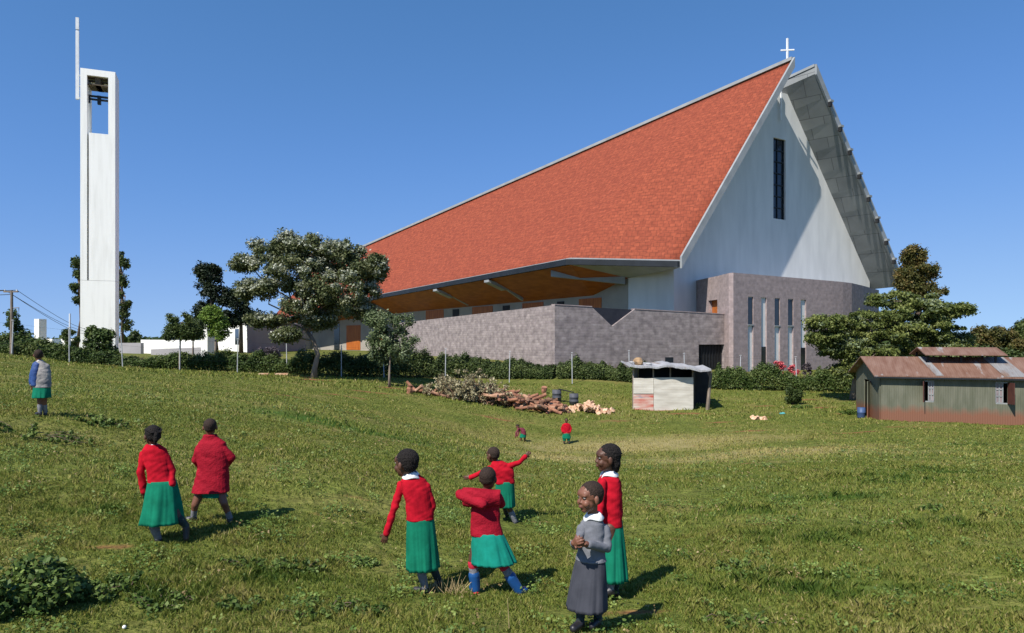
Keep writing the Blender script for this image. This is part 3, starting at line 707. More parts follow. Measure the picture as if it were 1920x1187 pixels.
def kid(label, Y, base, H, face, neck, torso, arms, legs, top, vox=.006, skin=SK, hair=M_hairs, hairx=None, collar=True, skirt=None, hands=True,
        side=None, group=None, up=(0, 0, 1), hem=None, cat='child', far=False, extra=None, folds=.010):
    """pixels -> metres happens here; everything is then plain 3-D"""
    def J(p): return P(p[0], p[1], Y+(p[2] if len(p) > 2 else 0))
    k = Y/F; bz = J(base); t = thing('person', label, cat, bz)
    sdv = Vector(side if side else (1, 0, 0)).normalized(); fwd = Vector((-sdv.y, sdv.x, 0))
    B = Blob(); hs = H[3]*k/.208; hc = J(H[:3]); hc = Vector((hc.x, hc.y, hc.z))
    q, f, r, u = head(B, hc, Vector(face), hs, Vector(up))
    nk_ = J(neck); B.chain([hc+(f*-.020-u*.045)*hs, hc.lerp(nk_, .7), nk_-Zv*.02], [.036*hs, .034*hs, .042*hs])
    rings = [(J(c), sdv*w*k, fwd*dpt) for c, w, dpt in torso]
    B.loft([(c, a*.80, b*.80) for c, a, b in rings])
    for a in arms:
        pts = [J(p) for p in a['p']]; rr = a.get('r', [.036, .030, .024]); B.chain(pts, [x*.78 for x in rr])
        if hands:
            d = (pts[-1]-pts[-2]).normalized() if 'd' not in a else Vector(a['d']); hand(B, pts[-1]+d*.0, d, Vector(a.get('n', (0, 1, 0))), a.get('s', .86), a.get('curl', .6), a.get('thumb', 1))
    for l in legs:
        pts = [J(p) for p in l['p']]; B.chain(pts, l.get('r', [.060, .042, .026]))
        fd = Vector(l['f']).normalized(); an_ = pts[-1]; B.chain([an_, an_-Zv*.018, an_-Zv*.022+fd*.09], [.027, .026, .020])
    body = B.build('body', skin, t, vox, 2)
    # hair
    Bh = Blob()
    if hair is M_hairs: Bh.ell(q(-.0165, 0, .0275), (f*.0905*hs, r*.0748*hs, u*.0795*hs), 20, 12); Bh.ell(q(-.038, 0, -.004), (f*.058*hs, r*.0655*hs, u*.056*hs))
    else: Bh.ell(q(-.020, 0, .031), (f*.089*hs, r*.0775*hs, u*.080*hs), 20, 12); Bh.ell(q(-.040, 0, -.004), (f*.060*hs, r*.068*hs, u*.058*hs))
    if hairx: hairx(Bh, q, f, r, u, hs)
    Bh.build('hair', hair, t, vox, 2, (.0035 if hair is not M_hairs else .001)*hs, 90)
    if not far:
        for sgn in (-1, 1):
            e = Blob(); e.ell(q(.0655, sgn*.028, .006), (f*.0125*hs, r*.0125*hs, u*.0062*hs), 12, 8)
            eo = MB(); eo.v = e.mb.v; eo.f = e.mb.f; ee = eo.build('eye', M_eye, t, True)
            e2 = Blob(); e2.ell(q(.0725, sgn*.0285, .006), (f*.0068*hs, r*.0072*hs, u*.0066*hs), 10, 6); eo = MB(); eo.v = e2.mb.v; eo.f = e2.mb.f; eo.build('iris', M_iris, ee, True)
        e = Blob(); e.ell(q(.0795, 0, -.0545), (f*.0088*hs, r*.0165*hs, u*.0075*hs), 14, 8); eo = MB(); eo.v = e.mb.v; eo.f = e.mb.f; eo.build('lips', M_lip, t, True)
    # top garment
    Bt = Blob(); Bt.loft(rings)
    for a in arms:
        pts = [J(p) for p in a['p']]; rr = a.get('r', [.044, .038, .032])
        e = pts[-1]; pts2 = pts[:-1]+[pts[-2].lerp(e, a.get('cuff', .96))]; Bt.chain(pts2, [x-.002 for x in rr[:-1]]+[rr[-1]+.002])
    if extra: extra(Bt, J, k)
    tm, tn = top
    Bt.build(tn, tm, t, vox, 3, folds, 13)
    if collar:
        cm = MB(); n = 28; V = []; c0 = nk_+Zv*.012*hs
        for rr_, h in ((.038, .018), (.050, .006), (.072, -.022), (.068, -.029), (.048, -.010), (.034, .008)):
            for i in range(n):
                th = 2*math.pi*i/n; dv = sdv*math.cos(th)+fwd*math.sin(th)*.85
                front = max(0, dv.dot(f)-.8)*5; V.append(c0+dv*rr_*hs+Zv*(h-.045*front*(rr_-.036)/.047+.006*math.sin(3*th))*hs)
        F_ = []
        for j in range(6):
            for i in range(n): F_.append((j*n+i, j*n+(i+1) % n, ((j+1) % 6)*n+(i+1) % n, ((j+1) % 6)*n+i))
        cm.add(V, F_); cm.build('collar', M_shirt, t, True)
    if skirt:
        (c0_, w0_, d0_), (c1_, w1_, d1_), sm_, sn, npl, amp = skirt
        a0_, a1_ = J(c0_), J(c1_); slant = skirt_slant.get(label, 0)*k; n = 120; m = 16; V = []
        for j in range(m+1):
            tt = j/m; c = a0_.lerp(a1_, tt); ww = (w0_+(w1_-w0_)*tt**.8)*k; dp = d0_+(d1_-d0_)*tt**.8
            for i in range(n):
                th = 2*math.pi*i/n
                cw = math.cos(npl*th+.9*math.sin(2*th+1)+.5*tt); nz_ = mnoise.noise(Vector((math.cos(th)*2.6+Y, math.sin(th)*2.6, tt*.7))); n3_ = mnoise.noise(Vector((math.cos(th)*6, math.sin(th)*6+Y, tt*1.1))); pl = 1+amp*(.2+.8*tt)*((abs(cw)**.6)*math.copysign(1, cw)*(.55+.9*nz_)+2.0*nz_+1.1*n3_+.2*math.sin(23*th+5*nz_))
                V.append(c+sdv*ww*pl*math.cos(th)+fwd*dp*pl*math.sin(th)+Zv*(slant*math.cos(th)*tt))
        F_ = [tuple(range(n))]
        for j in range(m):
            for i in range(n): F_.append((j*n+i, j*n+(i+1) % n, (j+1)*n+(i+1) % n, (j+1)*n+i))
        mb = MB(); mb.add(V, F_); so_ = mb.build(sn, sm_, t, True); md = so_.modifiers.new('t', 'SOLIDIFY'); md.thickness = .006; md.offset = -1
    for l in legs:
        pts = [J(p) for p in l['p']]
        if l.get('sock'):
            a, b = pts[1], pts[2]; Bs = Blob(); st = a.lerp(b, l.get('st', .12)); Bs.chain([st, a.lerp(b, .45), b], [l.get('sr', .042)*1.02, l.get('sr', .042)*1.05, .033]); Bs.build('sock', l['sock'], t, vox, 2, .002, 30)
            if l.get('band'): Bb = Blob(); Bb.chain([a.lerp(b, .06), a.lerp(b, .16)], [.047, .047]); Bb.build('sock_band', M_band, t, vox, 1)
        if l.get('boot'):
            a, b = pts[1], pts[2]; Bs = Blob(); Bs.chain([a.lerp(b, .5), b], [.055, .044]); fd = Vector(l['f']).normalized(); Bs.chain([b, b-Zv*.02+fd*.03, b-Zv*.02+fd*.11], [.043, .04, .036]); bo_ = Bs.build('boot', M_boot, t, vox, 2)
            Bs = Blob(); Bs.chain([b-Zv*.045-fd*.02, b-Zv*.045+fd*.12], [.034, .030]); Bs.build('sole', M_sole, bo_, vox, 2)
        elif l.get('shoe'):
            b = pts[2]; fd = Vector(l['f']).normalized(); Bs = Blob(); Bs.chain([b-Zv*.015, b-Zv*.028+fd*.03, b-Zv*.030+fd*.10], [.036, .034, .029]); Bs.chain([b-Zv*.035-fd*.012, b-Zv*.035+fd*.05], [.030, .030]); Bs.build('shoe', l['shoe'], t, vox, 2)
    return t
skirt_slant = {}
# --- grey uniform child at the front
LBG = 'child in grey jumper and long grey skirt with hands clasped at the front'
kid(LBG, 5.3, (1108, 1172), (1106, 932, 0, 58), (-.86, -.50, -.02), (1113, 968, .02),
    [((1114, 966, .02), 11, .045), ((1111, 980, .02), 22, .065), ((1110, 1000, .02), 25, .075), ((1109, 1025, .01), 24, .075), ((1107, 1050, 0), 30, .088)],
    [dict(p=[(1134, 992, .02), (1139, 1028, -.03), (1098, 1020, -.17)], r=[.040, .036, .030], d=(-1, -.25, .12), n=(0, -1, -.3), curl=1.25, cuff=.86, s=.95, thumb=-1),
     dict(p=[(1092, 992, .01), (1078, 1022, -.05), (1076, 1018, -.19)], r=[.040, .034, .030], d=(.25, -.6, .35), n=(.6, .6, 0), curl=1.2, cuff=.8, s=.95)],
    [dict(r=[.046, .038, .025], p=[(1095, 1066, .02), (1090, 1118, -.01), (1088, 1163, 0)], f=(-.6, -.8, 0), sock=M_sockd, shoe=M_shoe, sr=.036), dict(r=[.046, .038, .025], p=[(1120, 1066, .04), (1121, 1115, .05), (1121, 1158, .06)], f=(-.5, -.8, 0), sock=M_sockd, shoe=M_shoe, sr=.036)],
    (M_grey, 'jumper'), .0045, SK2, skirt=(((1108, 1046, 0), 27, .085), ((1100, 1141, 0), 40, .13), M_slate, 'skirt', 11, .055), side=(.88, -.47, 0))
# --- tall red jumper girl behind
def bob(B, q, f, r, u, s): B.ell(q(-.055, 0, -.035), (f*.045*s, r*.062*s, u*.060*s)); B.ell(q(-.066, 0, -.075), (f*.026*s, r*.035*s, u*.035*s))
kid('child in red jumper and green skirt just behind the grey uniformed one', 6.4, (1150, 1116), (1139, 859, 0, 52), (-1, -.12, 0), (1142, 888, .02),
    [((1142, 884, .02), 10, .045), ((1142, 900, .02), 20, .085), ((1143, 925, .02), 24, .105), ((1144, 955, .02), 23, .105), ((1147, 985, .02), 20, .10)],
    [dict(p=[(1158, 905, .07), (1160, 945, .09), (1150, 978, .0)], r=[.040, .036, .030], d=(-.5, -.2, -.8), cuff=.98), dict(p=[(1130, 905, -.07), (1126, 945, -.1), (1122, 985, -.16)], r=[.040, .036, .030], d=(-.3, -.2, -.9))],
    [dict(p=[(1144, 990, -.04), (1145, 1055, -.04), (1145, 1104, -.04)], f=(-1, -.1, 0), sock=M_sock, shoe=M_shoe), dict(p=[(1153, 990, .05), (1154, 1055, .06), (1154, 1108, .06)], f=(-1, -.1, 0), sock=M_sockd, shoe=M_shoe)],
    (M_red, 'jumper'), .005, SK, M_hair, bob, True, (((1147, 975, .02), 20, .09), ((1148, 1086, .02), 29, .15), M_green, 'skirt', 9, .05), side=(.94, -.33, 0))
# --- centre girl
kid('child in red jumper and long green skirt, left of the booted one', 6.4, (795, 1108), (761, 869, 0, 53), (-.82, .50, -.05), (772, 892, 0),
    [((772, 888, 0), 11, .045), ((774, 900, 0), 24, .065), ((780, 915, 0), 27, .080), ((786, 945, 0), 24, .080), ((788, 974, 0), 26, .088)],
    [dict(p=[(752, 910, 0), (738, 955, -.03), (724, 1000, -.03)], r=[.044, .036, .030], d=(-.25, 0, -1), curl=.5, cuff=.98, s=.95), dict(p=[(799, 913, .02), (811, 948, .03), (806, 968, .14)], r=[.044, .036, .030], d=(-.6, .7, -.2))],
    [dict(p=[(785, 985, 0), (787, 1060, .0), (797, 1102, .02)], f=(-.8, .3, 0), sock=M_sock, shoe=M_shoe, sr=.040), dict(p=[(800, 985, .05), (808, 1055, .06), (822, 1088, .16)], f=(-.5, -.3, -.8), sock=M_sockd, shoe=M_shoe, sr=.038)],
    (M_red, 'jumper'), .005, SK, M_hair, None, True, (((788, 970, 0), 25, .085), ((792, 1066, 0), 31, .135), M_green, 'skirt', 8, .05), side=(.93, .37, 0))
# --- booted child pulling jacket
LBB = 'child in blue rubber boots and teal skirt pulling on a red jacket'
def jacket(Bt, J, k):
    Bt.loft([(J((868, 932, -.02)), Vector((0, 0, .085)), Vector((0, .05, 0))), (J((885, 932, -.04)), Vector((0, 0, .09)), Vector((0, .07, 0))), (J((915, 935, -.02)), Vector((0, 0, .085)), Vector((0, .09, 0))), (J((938, 933, 0)), Vector((0, 0, .07)), Vector((0, .06, 0)))])
kid(LBB, 6.5, (930, 1118), (915, 897, .03, 44), (.25, .96, -.1), (912, 920, .02),
    [((913, 920, .02), 14, .05), ((912, 932, .02), 25, .075), ((910, 955, .02), 27, .08), ((910, 980, .01), 28, .08), ((913, 1003, 0), 31, .09)],
    [dict(p=[(890, 930, 0), (863, 928, -.03), (905, 946, -.12)], r=[.048, .050, .045], d=(1, .1, 0), cuff=1), dict(p=[(934, 932, .03), (940, 945, .08), (915, 925, .15)], r=[.046, .044, .040], d=(-1, .2, .2))],
    [dict(p=[(897, 1010, 0), (886, 1052, -.02), (892, 1104, .0)], f=(-.3, .9, 0), sock=M_sock, boot=1, band=1, st=.05), dict(p=[(922, 1010, .0), (940, 1055, -.03), (974, 1108, .0)], f=(.45, .85, -.05), sock=M_sock, boot=1, band=1, st=.05)],
    (M_coat, 'jacket'), .005, SK, M_hairs, None, False, (((914, 998, 0), 27, .085), ((924, 1054, 0), 43, .17), M_teal, 'skirt', 9, .05), side=(1, .05, 0), extra=jacket, folds=.009, hands=False)
# --- arms out
kid('child in red jumper flinging both arms out behind the booted one', 9.5, (966, 988), (924, 853, 0, 30), (-.75, .65, -.1), (932, 868, 0),
    [((932, 864, 0), 9, .045), ((936, 870, 0), 17, .065), ((941, 880, 0), 22, .085), ((946, 895, 0), 19, .085), ((947, 906, 0), 18, .088)],
    [dict(p=[(925, 874, 0), (902, 886, -.02), (882, 896, -.02)], r=[.042, .036, .032], d=(-1, 0, 0), curl=.5), dict(p=[(955, 874, 0), (974, 867, 0), (985, 856, 0)], r=[.042, .036, .032], d=(.7, 0, .7), curl=.3)],
    [dict(p=[(950, 910, 0), (955, 953, 0), (966, 978, .02)], f=(.25, .9, 0), sock=M_sock, shoe=M_shoe, st=.3), dict(p=[(942, 910, .02), (940, 945, -.1), (947, 952, .18)], f=(.3, .2, -.9), sock=M_sockd, shoe=M_shoe)],
    (M_red, 'jumper'), .007, SK, M_hairs, None, True, (((947, 902, 0), 17, .085), ((946, 950, 0), 20, .12), M_green, 'skirt', 5, .05), side=(.95, .2, 0))
# --- left girl
def braids(B, q, f, r, u, s):
    for j in range(7):
        b = (j-3)*.019; pts = [q(.055-.004*abs(j-3), b, .075-.5*abs(b)), q(.0, b*1.25, .112-.6*abs(b)), q(-.06, b*1.2, .095-.6*abs(b)), q(-.105, b*.8, .035)]; B.chain(pts, [.006*s]*4)
    B.chain([q(-.105, 0, .02), q(-.10, 0, -.03), q(-.08, 0, -.07)], [.020*s, .024*s, .014*s])
kid('child with braided hair in red jumper and wide green skirt striding at the left', 7.2, (297, 1024), (286, 817, 0, 38), (-.70, .70, -.05), (287, 838, 0),
    [((287, 833, 0), 11, .045), ((289, 842, 0), 22, .065), ((293, 858, 0), 22, .075), ((298, 882, 0), 21, .075), ((303, 905, 0), 23, .085)],
    [dict(p=[(270, 852, 0), (264, 886, -.03), (270, 922, -.0)], r=[.046, .040, .034], d=(.1, .2, -1), curl=.9, cuff=.97), dict(p=[(308, 856, .02), (323, 884, .03), (322, 908, -.02)], r=[.046, .040, .034], d=(-.4, .3, -.8))],
    [dict(p=[(293, 915, 0), (286, 980, -.03), (297, 1010, .02)], f=(-.6, .7, 0), sock=M_sock, shoe=M_shoe, sr=.044), dict(p=[(312, 915, .03), (332, 968, .0), (349, 986, .05)], f=(.1, -.2, -1), sock=M_sockd, shoe=M_shoe, sr=.042)],
    (M_red, 'jumper'), .0055, SK, M_hair, braids, True, (((304, 901, 0), 24, .085), ((304, 980, 0), 37, .17), M_green, 'skirt', 7, .06), side=(.95, .3, 0))
# --- coat boy
LBC = 'child in a knee length crimson coat running, right of the braided one'
def coat(Bt, J, k):
    Bt.loft([(J((394, 815, 0)), Vector((.075, 0, 0)), Vector((0, .06, 0))), (J((394, 824, 0)), Vector((.085, 0, 0)), Vector((0, .065, 0)))])
kid(LBC, 7.9, (396, 980), (394, 801, 0, 33), (-.35, .93, -.05), (395, 820, 0),
    [((395, 820, 0), 14, .055), ((397, 830, 0), 25, .075), ((398, 845, 0), 29, .095), ((400, 875, 0), 28, .10), ((397, 905, 0), 31, .12), ((395, 922, 0), 34, .14)],
    [dict(p=[(376, 838, 0), (367, 862, .0), (380, 880, .08)], r=[.050, .048, .042], d=(.5, .8, 0), cuff=1), dict(p=[(419, 842, .0), (434, 858, .02), (424, 872, .12)], r=[.050, .048, .042], d=(-.5, .8, .1), cuff=1)],
    [dict(p=[(379, 915, 0), (366, 946, -.05), (363, 968, .0)], f=(-1, -.1, -.05), sock=M_sock, shoe=M_shoe, st=.55, sr=.034), dict(p=[(410, 915, 0), (420, 943, -.05), (431, 971, .05)], f=(-.5, .8, 0), sock=M_sock, shoe=M_shoe, st=.7, sr=.032)],
    (M_coat, 'coat'), .006, SK2, M_hairs, None, False, (((397, 912, 0), 20, .09), ((403, 931, 0), 24, .10), M_green, 'shorts', 4, .03), side=(1, .1, 0), extra=coat, folds=.008, hands=False)
# --- blue jacket child far left
LBJ = 'small child in blue jacket and green skirt standing alone at the far left'
kt_ = kid(LBJ, 12.7, (78, 777), (72, 666, 0, 21), (-.6, .8, 0), (74, 678, 0),
    [((74, 676, 0), 6, .045), ((76, 682, 0), 11, .065), ((78, 695, 0), 15, .09), ((79, 710, 0), 15, .09), ((79, 727, 0), 15, .095)],
    [dict(p=[(67, 684, -.02), (62, 703, -.05), (60, 722, -.04)], r=[.052, .046, .040], d=(0, 0, -1)), dict(p=[(88, 686, .02), (91, 704, .05), (90, 720, .05)], r=[.045, .042, .038], d=(0, 0, -1))],
    [dict(p=[(75, 735, 0), (75, 757, 0), (75, 773, 0)], f=(-.7, .3, 0), sock=M_sock, shoe=M_shoe), dict(p=[(83, 735, .03), (83, 757, .05), (85, 774, .1)], f=(-.4, .6, 0), sock=M_sock, shoe=M_shoe)],
    (M_white2, 'vest'), .009, SK2, M_hairs, None, True, (((79, 722, 0), 14, .085), ((78, 746, 0), 16, .12), M_green, 'skirt', 6, .05), side=(.97, .25, 0), far=True)
Bj = Blob(); Jj = lambda a, b, c=0: P(a, b, 12.7+c)
Bj.chain([Jj(69, 684, -.03), Jj(61.5, 703, -.05), Jj(60, 719, -.04)], [.066, .058, .050]); Bj.loft([(Jj(72, 681, 0), Vector((.08, 0, 0)), Vector((0, .09, 0))), (Jj(70, 695, -.01), Vector((.085, 0, 0)), Vector((0, .115, 0))), (Jj(70, 723, 0), Vector((.075, 0, 0)), Vector((0, .118, 0)))])
Bj.build('jacket', M_bluej, kt_, .009, 3, .006)
# --- two tiny distant children
kid('distant child bending over in a maroon top on the grass below the firewood', 29, (975, 829), (970.5, 800, -.05, 8.5), (-.7, -.3, -.6), (974, 803, 0),
    [((974, 802, 0), 3, .05), ((978, 803, 0), 5, .09), ((981, 808, 0), 5, .10), ((982, 815, 0), 4.5, .10)],
    [dict(p=[(972, 804, -.1), (968, 811, -.15), (967, 818, -.15)], r=[.04, .036, .03], d=(0, 0, -1)), dict(p=[(975, 804, .1), (972, 811, .1), (970, 817, .05)], r=[.04, .036, .03], d=(0, 0, -1))],
    [dict(p=[(979, 815, 0), (976, 822, 0), (975, 827, 0)], f=(-1, 0, 0), r=[.07, .05, .035], shoe=M_shoe), dict(p=[(984, 815, .05), (984, 822, .05), (984, 827.5, .05)], f=(-1, 0, 0), r=[.07, .05, .035], shoe=M_shoe)],
    (M_maroon, 'top'), .014, SK2, M_hairs, None, False, (((981, 813, 0), 5, .10), ((980, 820, 0), 6, .12), M_green, 'shorts', 3, .03), hands=True, up=(-.3, 0, .9), far=True)
kid('distant child standing in a bright red jumper on the grass below the firewood', 29, (1062, 831), (1062, 788.5, 0, 8.5), (0, -1, 0), (1062, 793, 0),
    [((1062, 793, 0), 3, .05), ((1062, 795, 0), 6, .08), ((1062, 801, 0), 7.5, .09), ((1062, 808, 0), 7, .09), ((1062, 813, 0), 6.5, .09)],
    [dict(p=[(1056, 797, 0), (1053, 804, 0), (1055, 810, -.05)], r=[.045, .04, .034], d=(.1, -.2, -1)), dict(p=[(1068, 797, 0), (1071, 804, 0), (1069, 810, -.05)], r=[.045, .04, .034], d=(-.1, -.2, -1))],
    [dict(p=[(1059, 814, 0), (1058.5, 822, 0), (1058, 828.5, 0)], f=(-.2, -1, 0), r=[.085, .065, .05], shoe=M_shoe, sock=M_green, sr=.065, st=0), dict(p=[(1065, 814, 0), (1066, 822, 0), (1066, 828.5, 0)], f=(.2, -1, 0), r=[.085, .065, .05], shoe=M_shoe, sock=M_green, sr=.065, st=0)],
    (M_red, 'jumper'), .014, SK, M_hairs, None, False, (((1062, 811, 0), 6.5, .09), ((1062, 822, 0), 8, .11), M_green, 'shorts', 3, .03), far=True)

bpy.data.scenes.remove(TMPS)

# ------------------------------------------------------------------ vegetation
LG = leafmat('leaf_dark', [(0, (.028, .048, .012)), (.5, (.065, .095, .024)), (1, (.14, .175, .055))])
LM = leafmat('leaf_mid', [(0, (.030, .055, .012)), (.5, (.065, .105, .022)), (1, (.15, .18, .055))])
LL = leafmat('leaf_light', [(0, (.06, .12, .015)), (.5, (.13, .21, .03)), (1, (.22, .30, .06))])
LD = leafmat('leaf_blackish', [(0, (.008, .016, .008)), (.5, (.016, .028, .012)), (1, (.035, .05, .02))], .1)
LB_ = leafmat('leaf_brownish', [(0, (.05, .06, .015)), (.5, (.10, .095, .025)), (1, (.19, .13, .045))])
LW = leafmat('blossom_white', [(0, (.16, .19, .11)), (.5, (.33, .35, .25)), (1, (.60, .60, .50))], .2)
LS = leafmat('leaf_silvery', [(0, (.07, .10, .05)), (.5, (.16, .20, .10)), (1, (.30, .34, .2))])
def unit(n):
    v = rng.normal(size=(n, 3)); return v/np.linalg.norm(v, axis=1)[:, None]
def leafcloud(C, Rr, n, size, up=.35, shell=.5, flat=1.):
    """C (k,3) clump centres, Rr (k,3) radii, n leaves in total -> centres, outward"""
    vol = Rr.prod(1)**(2/3); pr = vol/vol.sum(); k = rng.choice(len(C), n, p=pr)
    u = unit(n); r = (shell+(1-shell)*rng.random(n))**.8
    r *= 1+.16*rng.normal(size=n)
    return C[k]+u*Rr[k]*r[:, None], u
def leafmesh(name, pts, out, size, mats, frac=None, clus=1.0, droop=0, aspect=.55):
    n = len(pts); s = size*(.6+.8*rng.random(n))
    nr = out*.5+unit(n)*.8+np.array([0, 0, .45]); nr /= np.linalg.norm(nr, axis=1)[:, None]
    t = np.cross(nr, unit(n)); t /= np.maximum(np.linalg.norm(t, axis=1), 1e-6)[:, None]; b = np.cross(nr, t)
    a = t*s[:, None]*.5; c = b*s[:, None]*.5*aspect
    V = np.stack([pts-a, pts-c*1.0+a*.1, pts+a, pts+c+a*.1], 1).reshape(-1, 3)
    F_ = np.arange(4*n).reshape(n, 4)
    # colour: clumpy variation
    f = np.array([mnoise.noise(Vector(p)*clus) for p in pts[::8]]); f = np.repeat(f, 8)[:n] if False else np.array([mnoise.noise(Vector((p[0]*clus, p[1]*clus, p[2]*clus))) for p in pts])
    rr_ = np.clip(.5+.55*f+.22*rng.normal(size=n), 0, 1)
    mi = None
    if frac is not None: mi = frac
    me = npmesh(name, V, F_, np.repeat(rr_, 4), mi); return me
def clumps(ells, per, rr, seed=0, flat=.7):
    """split big ellipsoids into many small clumps lying near their surface"""
    C = []; Q = []
    for (c, r) in ells:
        for _ in range(per):
            u = unit(1)[0]; q = .35+.65*rng.random()**.5
            C.append(np.array(c)+u*np.array(r)*q); s = rr*(.6+.8*rng.random()); Q.append((s, s, s*flat))
    return np.array(C), np.array(Q)
def pe(px, py, Y, rx, ry, rd=None):
    """ellipsoid seen at px,py with pixel radii"""
    p = P(px, py, Y); k = Y/F; return ((p.x, p.y, p.z), (rx*k, (rd if rd is not None else (rx*k*.8)), ry*k))
def limb(mb, a, b, r0, r1, n=6, wob=.12, seg=5):
    a = Vector(a); b = Vector(b); L = (b-a).length; pts = []
    for i in range(seg+1):
        t = i/seg; p = a.lerp(b, t)
        if 0 < i < seg: p += Vector(rng.normal(size=3))*L*wob*.35
        p.z += math.sin(t*math.pi)*L*.04
        pts.append(p)
    mb.tube(pts, [r0+(r1-r0)*i/seg for i in range(seg+1)], n); return pts
def tree(name, label, cat, base, trunkpts, r0, ells, nleaf, lsize, lmat, bark, per=14, cr=.5, flowers=None, fm=None, nlimb=8, group=None, flat=.9, clus=1., shell=.3, up=None):
    t = thing(name, label, cat, base, group)
    mb = MB(); pts = [Vector(p) for p in trunkpts]
    mb.tube(pts, [r0*(1.25 if i == 0 else 1-.5*i/len(pts)) for i in range(len(pts))], 9)
    C, Q = clumps(ells, per, cr, flat=flat)
    for c, _ in ells:
        limb(mb, pts[-1] if c[2] > pts[-1].z else pts[max(-2, -len(pts))], c, r0*.42, r0*.12)
    pick = rng.choice(len(C), min(len(C), nlimb*len(ells)//2+nlimb), replace=False)
    cs = np.array([c for c, _ in ells])
    for i in pick:
        e = cs[np.argmin(((cs-C[i])**2).sum(1))]; limb(mb, e, C[i], r0*.14, r0*.04, 4, .1, 3)
    mb.build('trunk', bark, t, True)
    p, o = leafcloud(C, Q, nleaf, lsize, shell=shell)
    frac = None; mats = [lmat]
    if flowers:
        f = np.array([mnoise.noise(Vector((q[0]*1.1+5, q[1]*1.1, q[2]*1.1))) for q in p])
        top = (o[:, 2] > -.1)&(f > flowers)&(rng.random(nleaf) < .75); frac = top.astype('i'); mats = [lmat, fm]
    me = leafmesh('crown', p, o, lsize, None, frac, clus); link('crown', me, mats, t)
    return t
def tbase(px, py): x, y = gray(px, py); return Vector((x, y, gz(x, y)-.05))
def bvec(px, Y): x = (px-CX)/F*Y; return Vector((x, Y, gz(x, Y)-.05))

LT = leafmat('leaf_dusty', [(0, (.035, .050, .018)), (.5, (.10, .12, .042)), (1, (.25, .26, .13))])
LT2 = leafmat('leaf_olive', [(0, (.045, .065, .014)), (.5, (.115, .145, .032)), (1, (.27, .29, .09))])
LSM = leafmat('leaf_sage', [(0, (.05, .08, .03)), (.5, (.11, .15, .06)), (1, (.22, .26, .13))])
# big umbrella tree
b = bvec(588, 40)
tree('umbrella_tree', 'big spreading tree dusted with white blossom in front of the church roof', 'tree', b,
     [b, P(590, 690, 40), P(596, 665, 39.9), P(588, 640, 39.9), P(577, 622, 40)], .17,
     [pe(512,480,40,48,36), pe(580,478,39.6,55,28), pe(630,488,40,46,32), pe(690,515,40.2,42,36), pe(480,545,40,42,16), pe(560,520,38.8,62,30), pe(640,540,39,66,30), pe(585,572,39.6,55,26), pe(660,575,40,40,20), pe(505,600,40.4,45,10), pe(460,493,40.4,22,10), pe(535,628,39,24,7), pe(600,600,40,30,14), pe(560,510,40,90,46), pe(645,525,40,72,46), pe(700,500,40,22,26), pe(560,455,40,46,18), pe(640,470,40,42,16)],
     125000, .14, LT, M_barkg, 34, .36, -.08, LW, 8, clus=1.4, shell=.15)
b = bvec(730, 38)
tree('small_tree', 'small loose tree with silvery top standing before the hedge and stone wall', 'tree', b,
     [b, P(730, 705, 38), P(731, 680, 38), P(733, 650, 38)], .07,
     [pe(738,605,38,36,24), pe(715,635,38,26,26), pe(755,640,38,30,24), pe(733,665,38,38,18), pe(700,600,38,12,10)],
     15000, .13, LSM, M_barkg, 20, .3, -.15, LS, 8, shell=.0, flat=1.1)
# left group
b = bvec(337, 42)
tree('round_tree', 'small round dark green tree on a thin pale trunk at the left hedge', 'tree', b, [b, P(337, 670, 42), P(338, 640, 42)], .07,
     [pe(340,605,42,27,20), pe(328,622,42,18,14), pe(355,620,42,20,16)], 14000, .12, LG, M_barkg, 24, .27, shell=.1, group='round trees')
b = bvec(362, 44)
tree('round_tree', 'smaller round tree just right of the thin pale trunked one', 'tree', b, [b, P(362, 650, 44), P(362, 635, 44)], .06,
     [pe(364,625,44,14,14), pe(367,612,44,10,10)], 3500, .13, LG, M_barkg, 12, .3, group='round trees')
b = bvec(404, 60)
tree('light_tree', 'bright green young tree beside the white pillar of the annexe', 'tree', b, [b, P(404, 650, 60), P(404, 625, 60)], .09,
     [pe(400,598,60,20,26), pe(410,618,60,18,18), pe(396,590,60,13,16)], 6500, .2, LL, M_barkg, 14, .42)
b = bvec(405, 75)
tree('dark_conifer', 'tall ragged blackish tree rising behind the white annexe', 'tree', b, [b, P(400, 600, 75), P(395, 540, 75)], .25,
     [pe(382,505,75,16,12), pe(396,510,75,16,14), pe(393,535,75,22,22), pe(408,555,75,22,25), pe(385,580,75,16,22), pe(410,595,75,26,18), pe(437,560,75,16,16), pe(374,605,75,14,8)],
     26000, .25, LD, M_bark, 22, .5, shell=.1)
b = bvec(452, 76)
tree('dark_conifer', 'low blackish tree between the annexe roof and the big blossom tree', 'tree', b, [b, P(452, 600, 76), P(452, 580, 76)], .2,
     [pe(452,580,76,20,20), pe(440,600,76,18,12), pe(468,592,76,14,12)], 6000, .26, LD, M_bark, 12, .55)
for (px, ys_, lab, sg) in ((228, ((223,478,7,11),(232,497,12,10),(222,515,8,12),(228,530,10,9),(232,570,12,11),(228,590,12,12),(236,608,9,12),(222,550,6,8)), 'thin ragged tree showing right of the white tower', 1),
                       (144, ((145,495,8,12),(143,540,9,16),(146,515,7,8),(147,562,6,6)), 'ragged tree edge showing left of the white tower', 0)):
    b = bvec(px, 100)
    pts = [b, P(px+2, 600, 100), P(px+1, 550, 100), P(px-2, 495, 100)] if sg else [b, P(px+8, 600, 100), P(px+6, 550, 100), P(px+3, 500, 100)]
    tree('slender_tree', lab, 'tree', b, pts, .22, [pe(a, c, 100, d, e) for a, c, d, e in ys_], 5200 if sg else 2600, .34, LG, M_bark, 9, .5, None, None, 3, 'slender trees behind the tower')
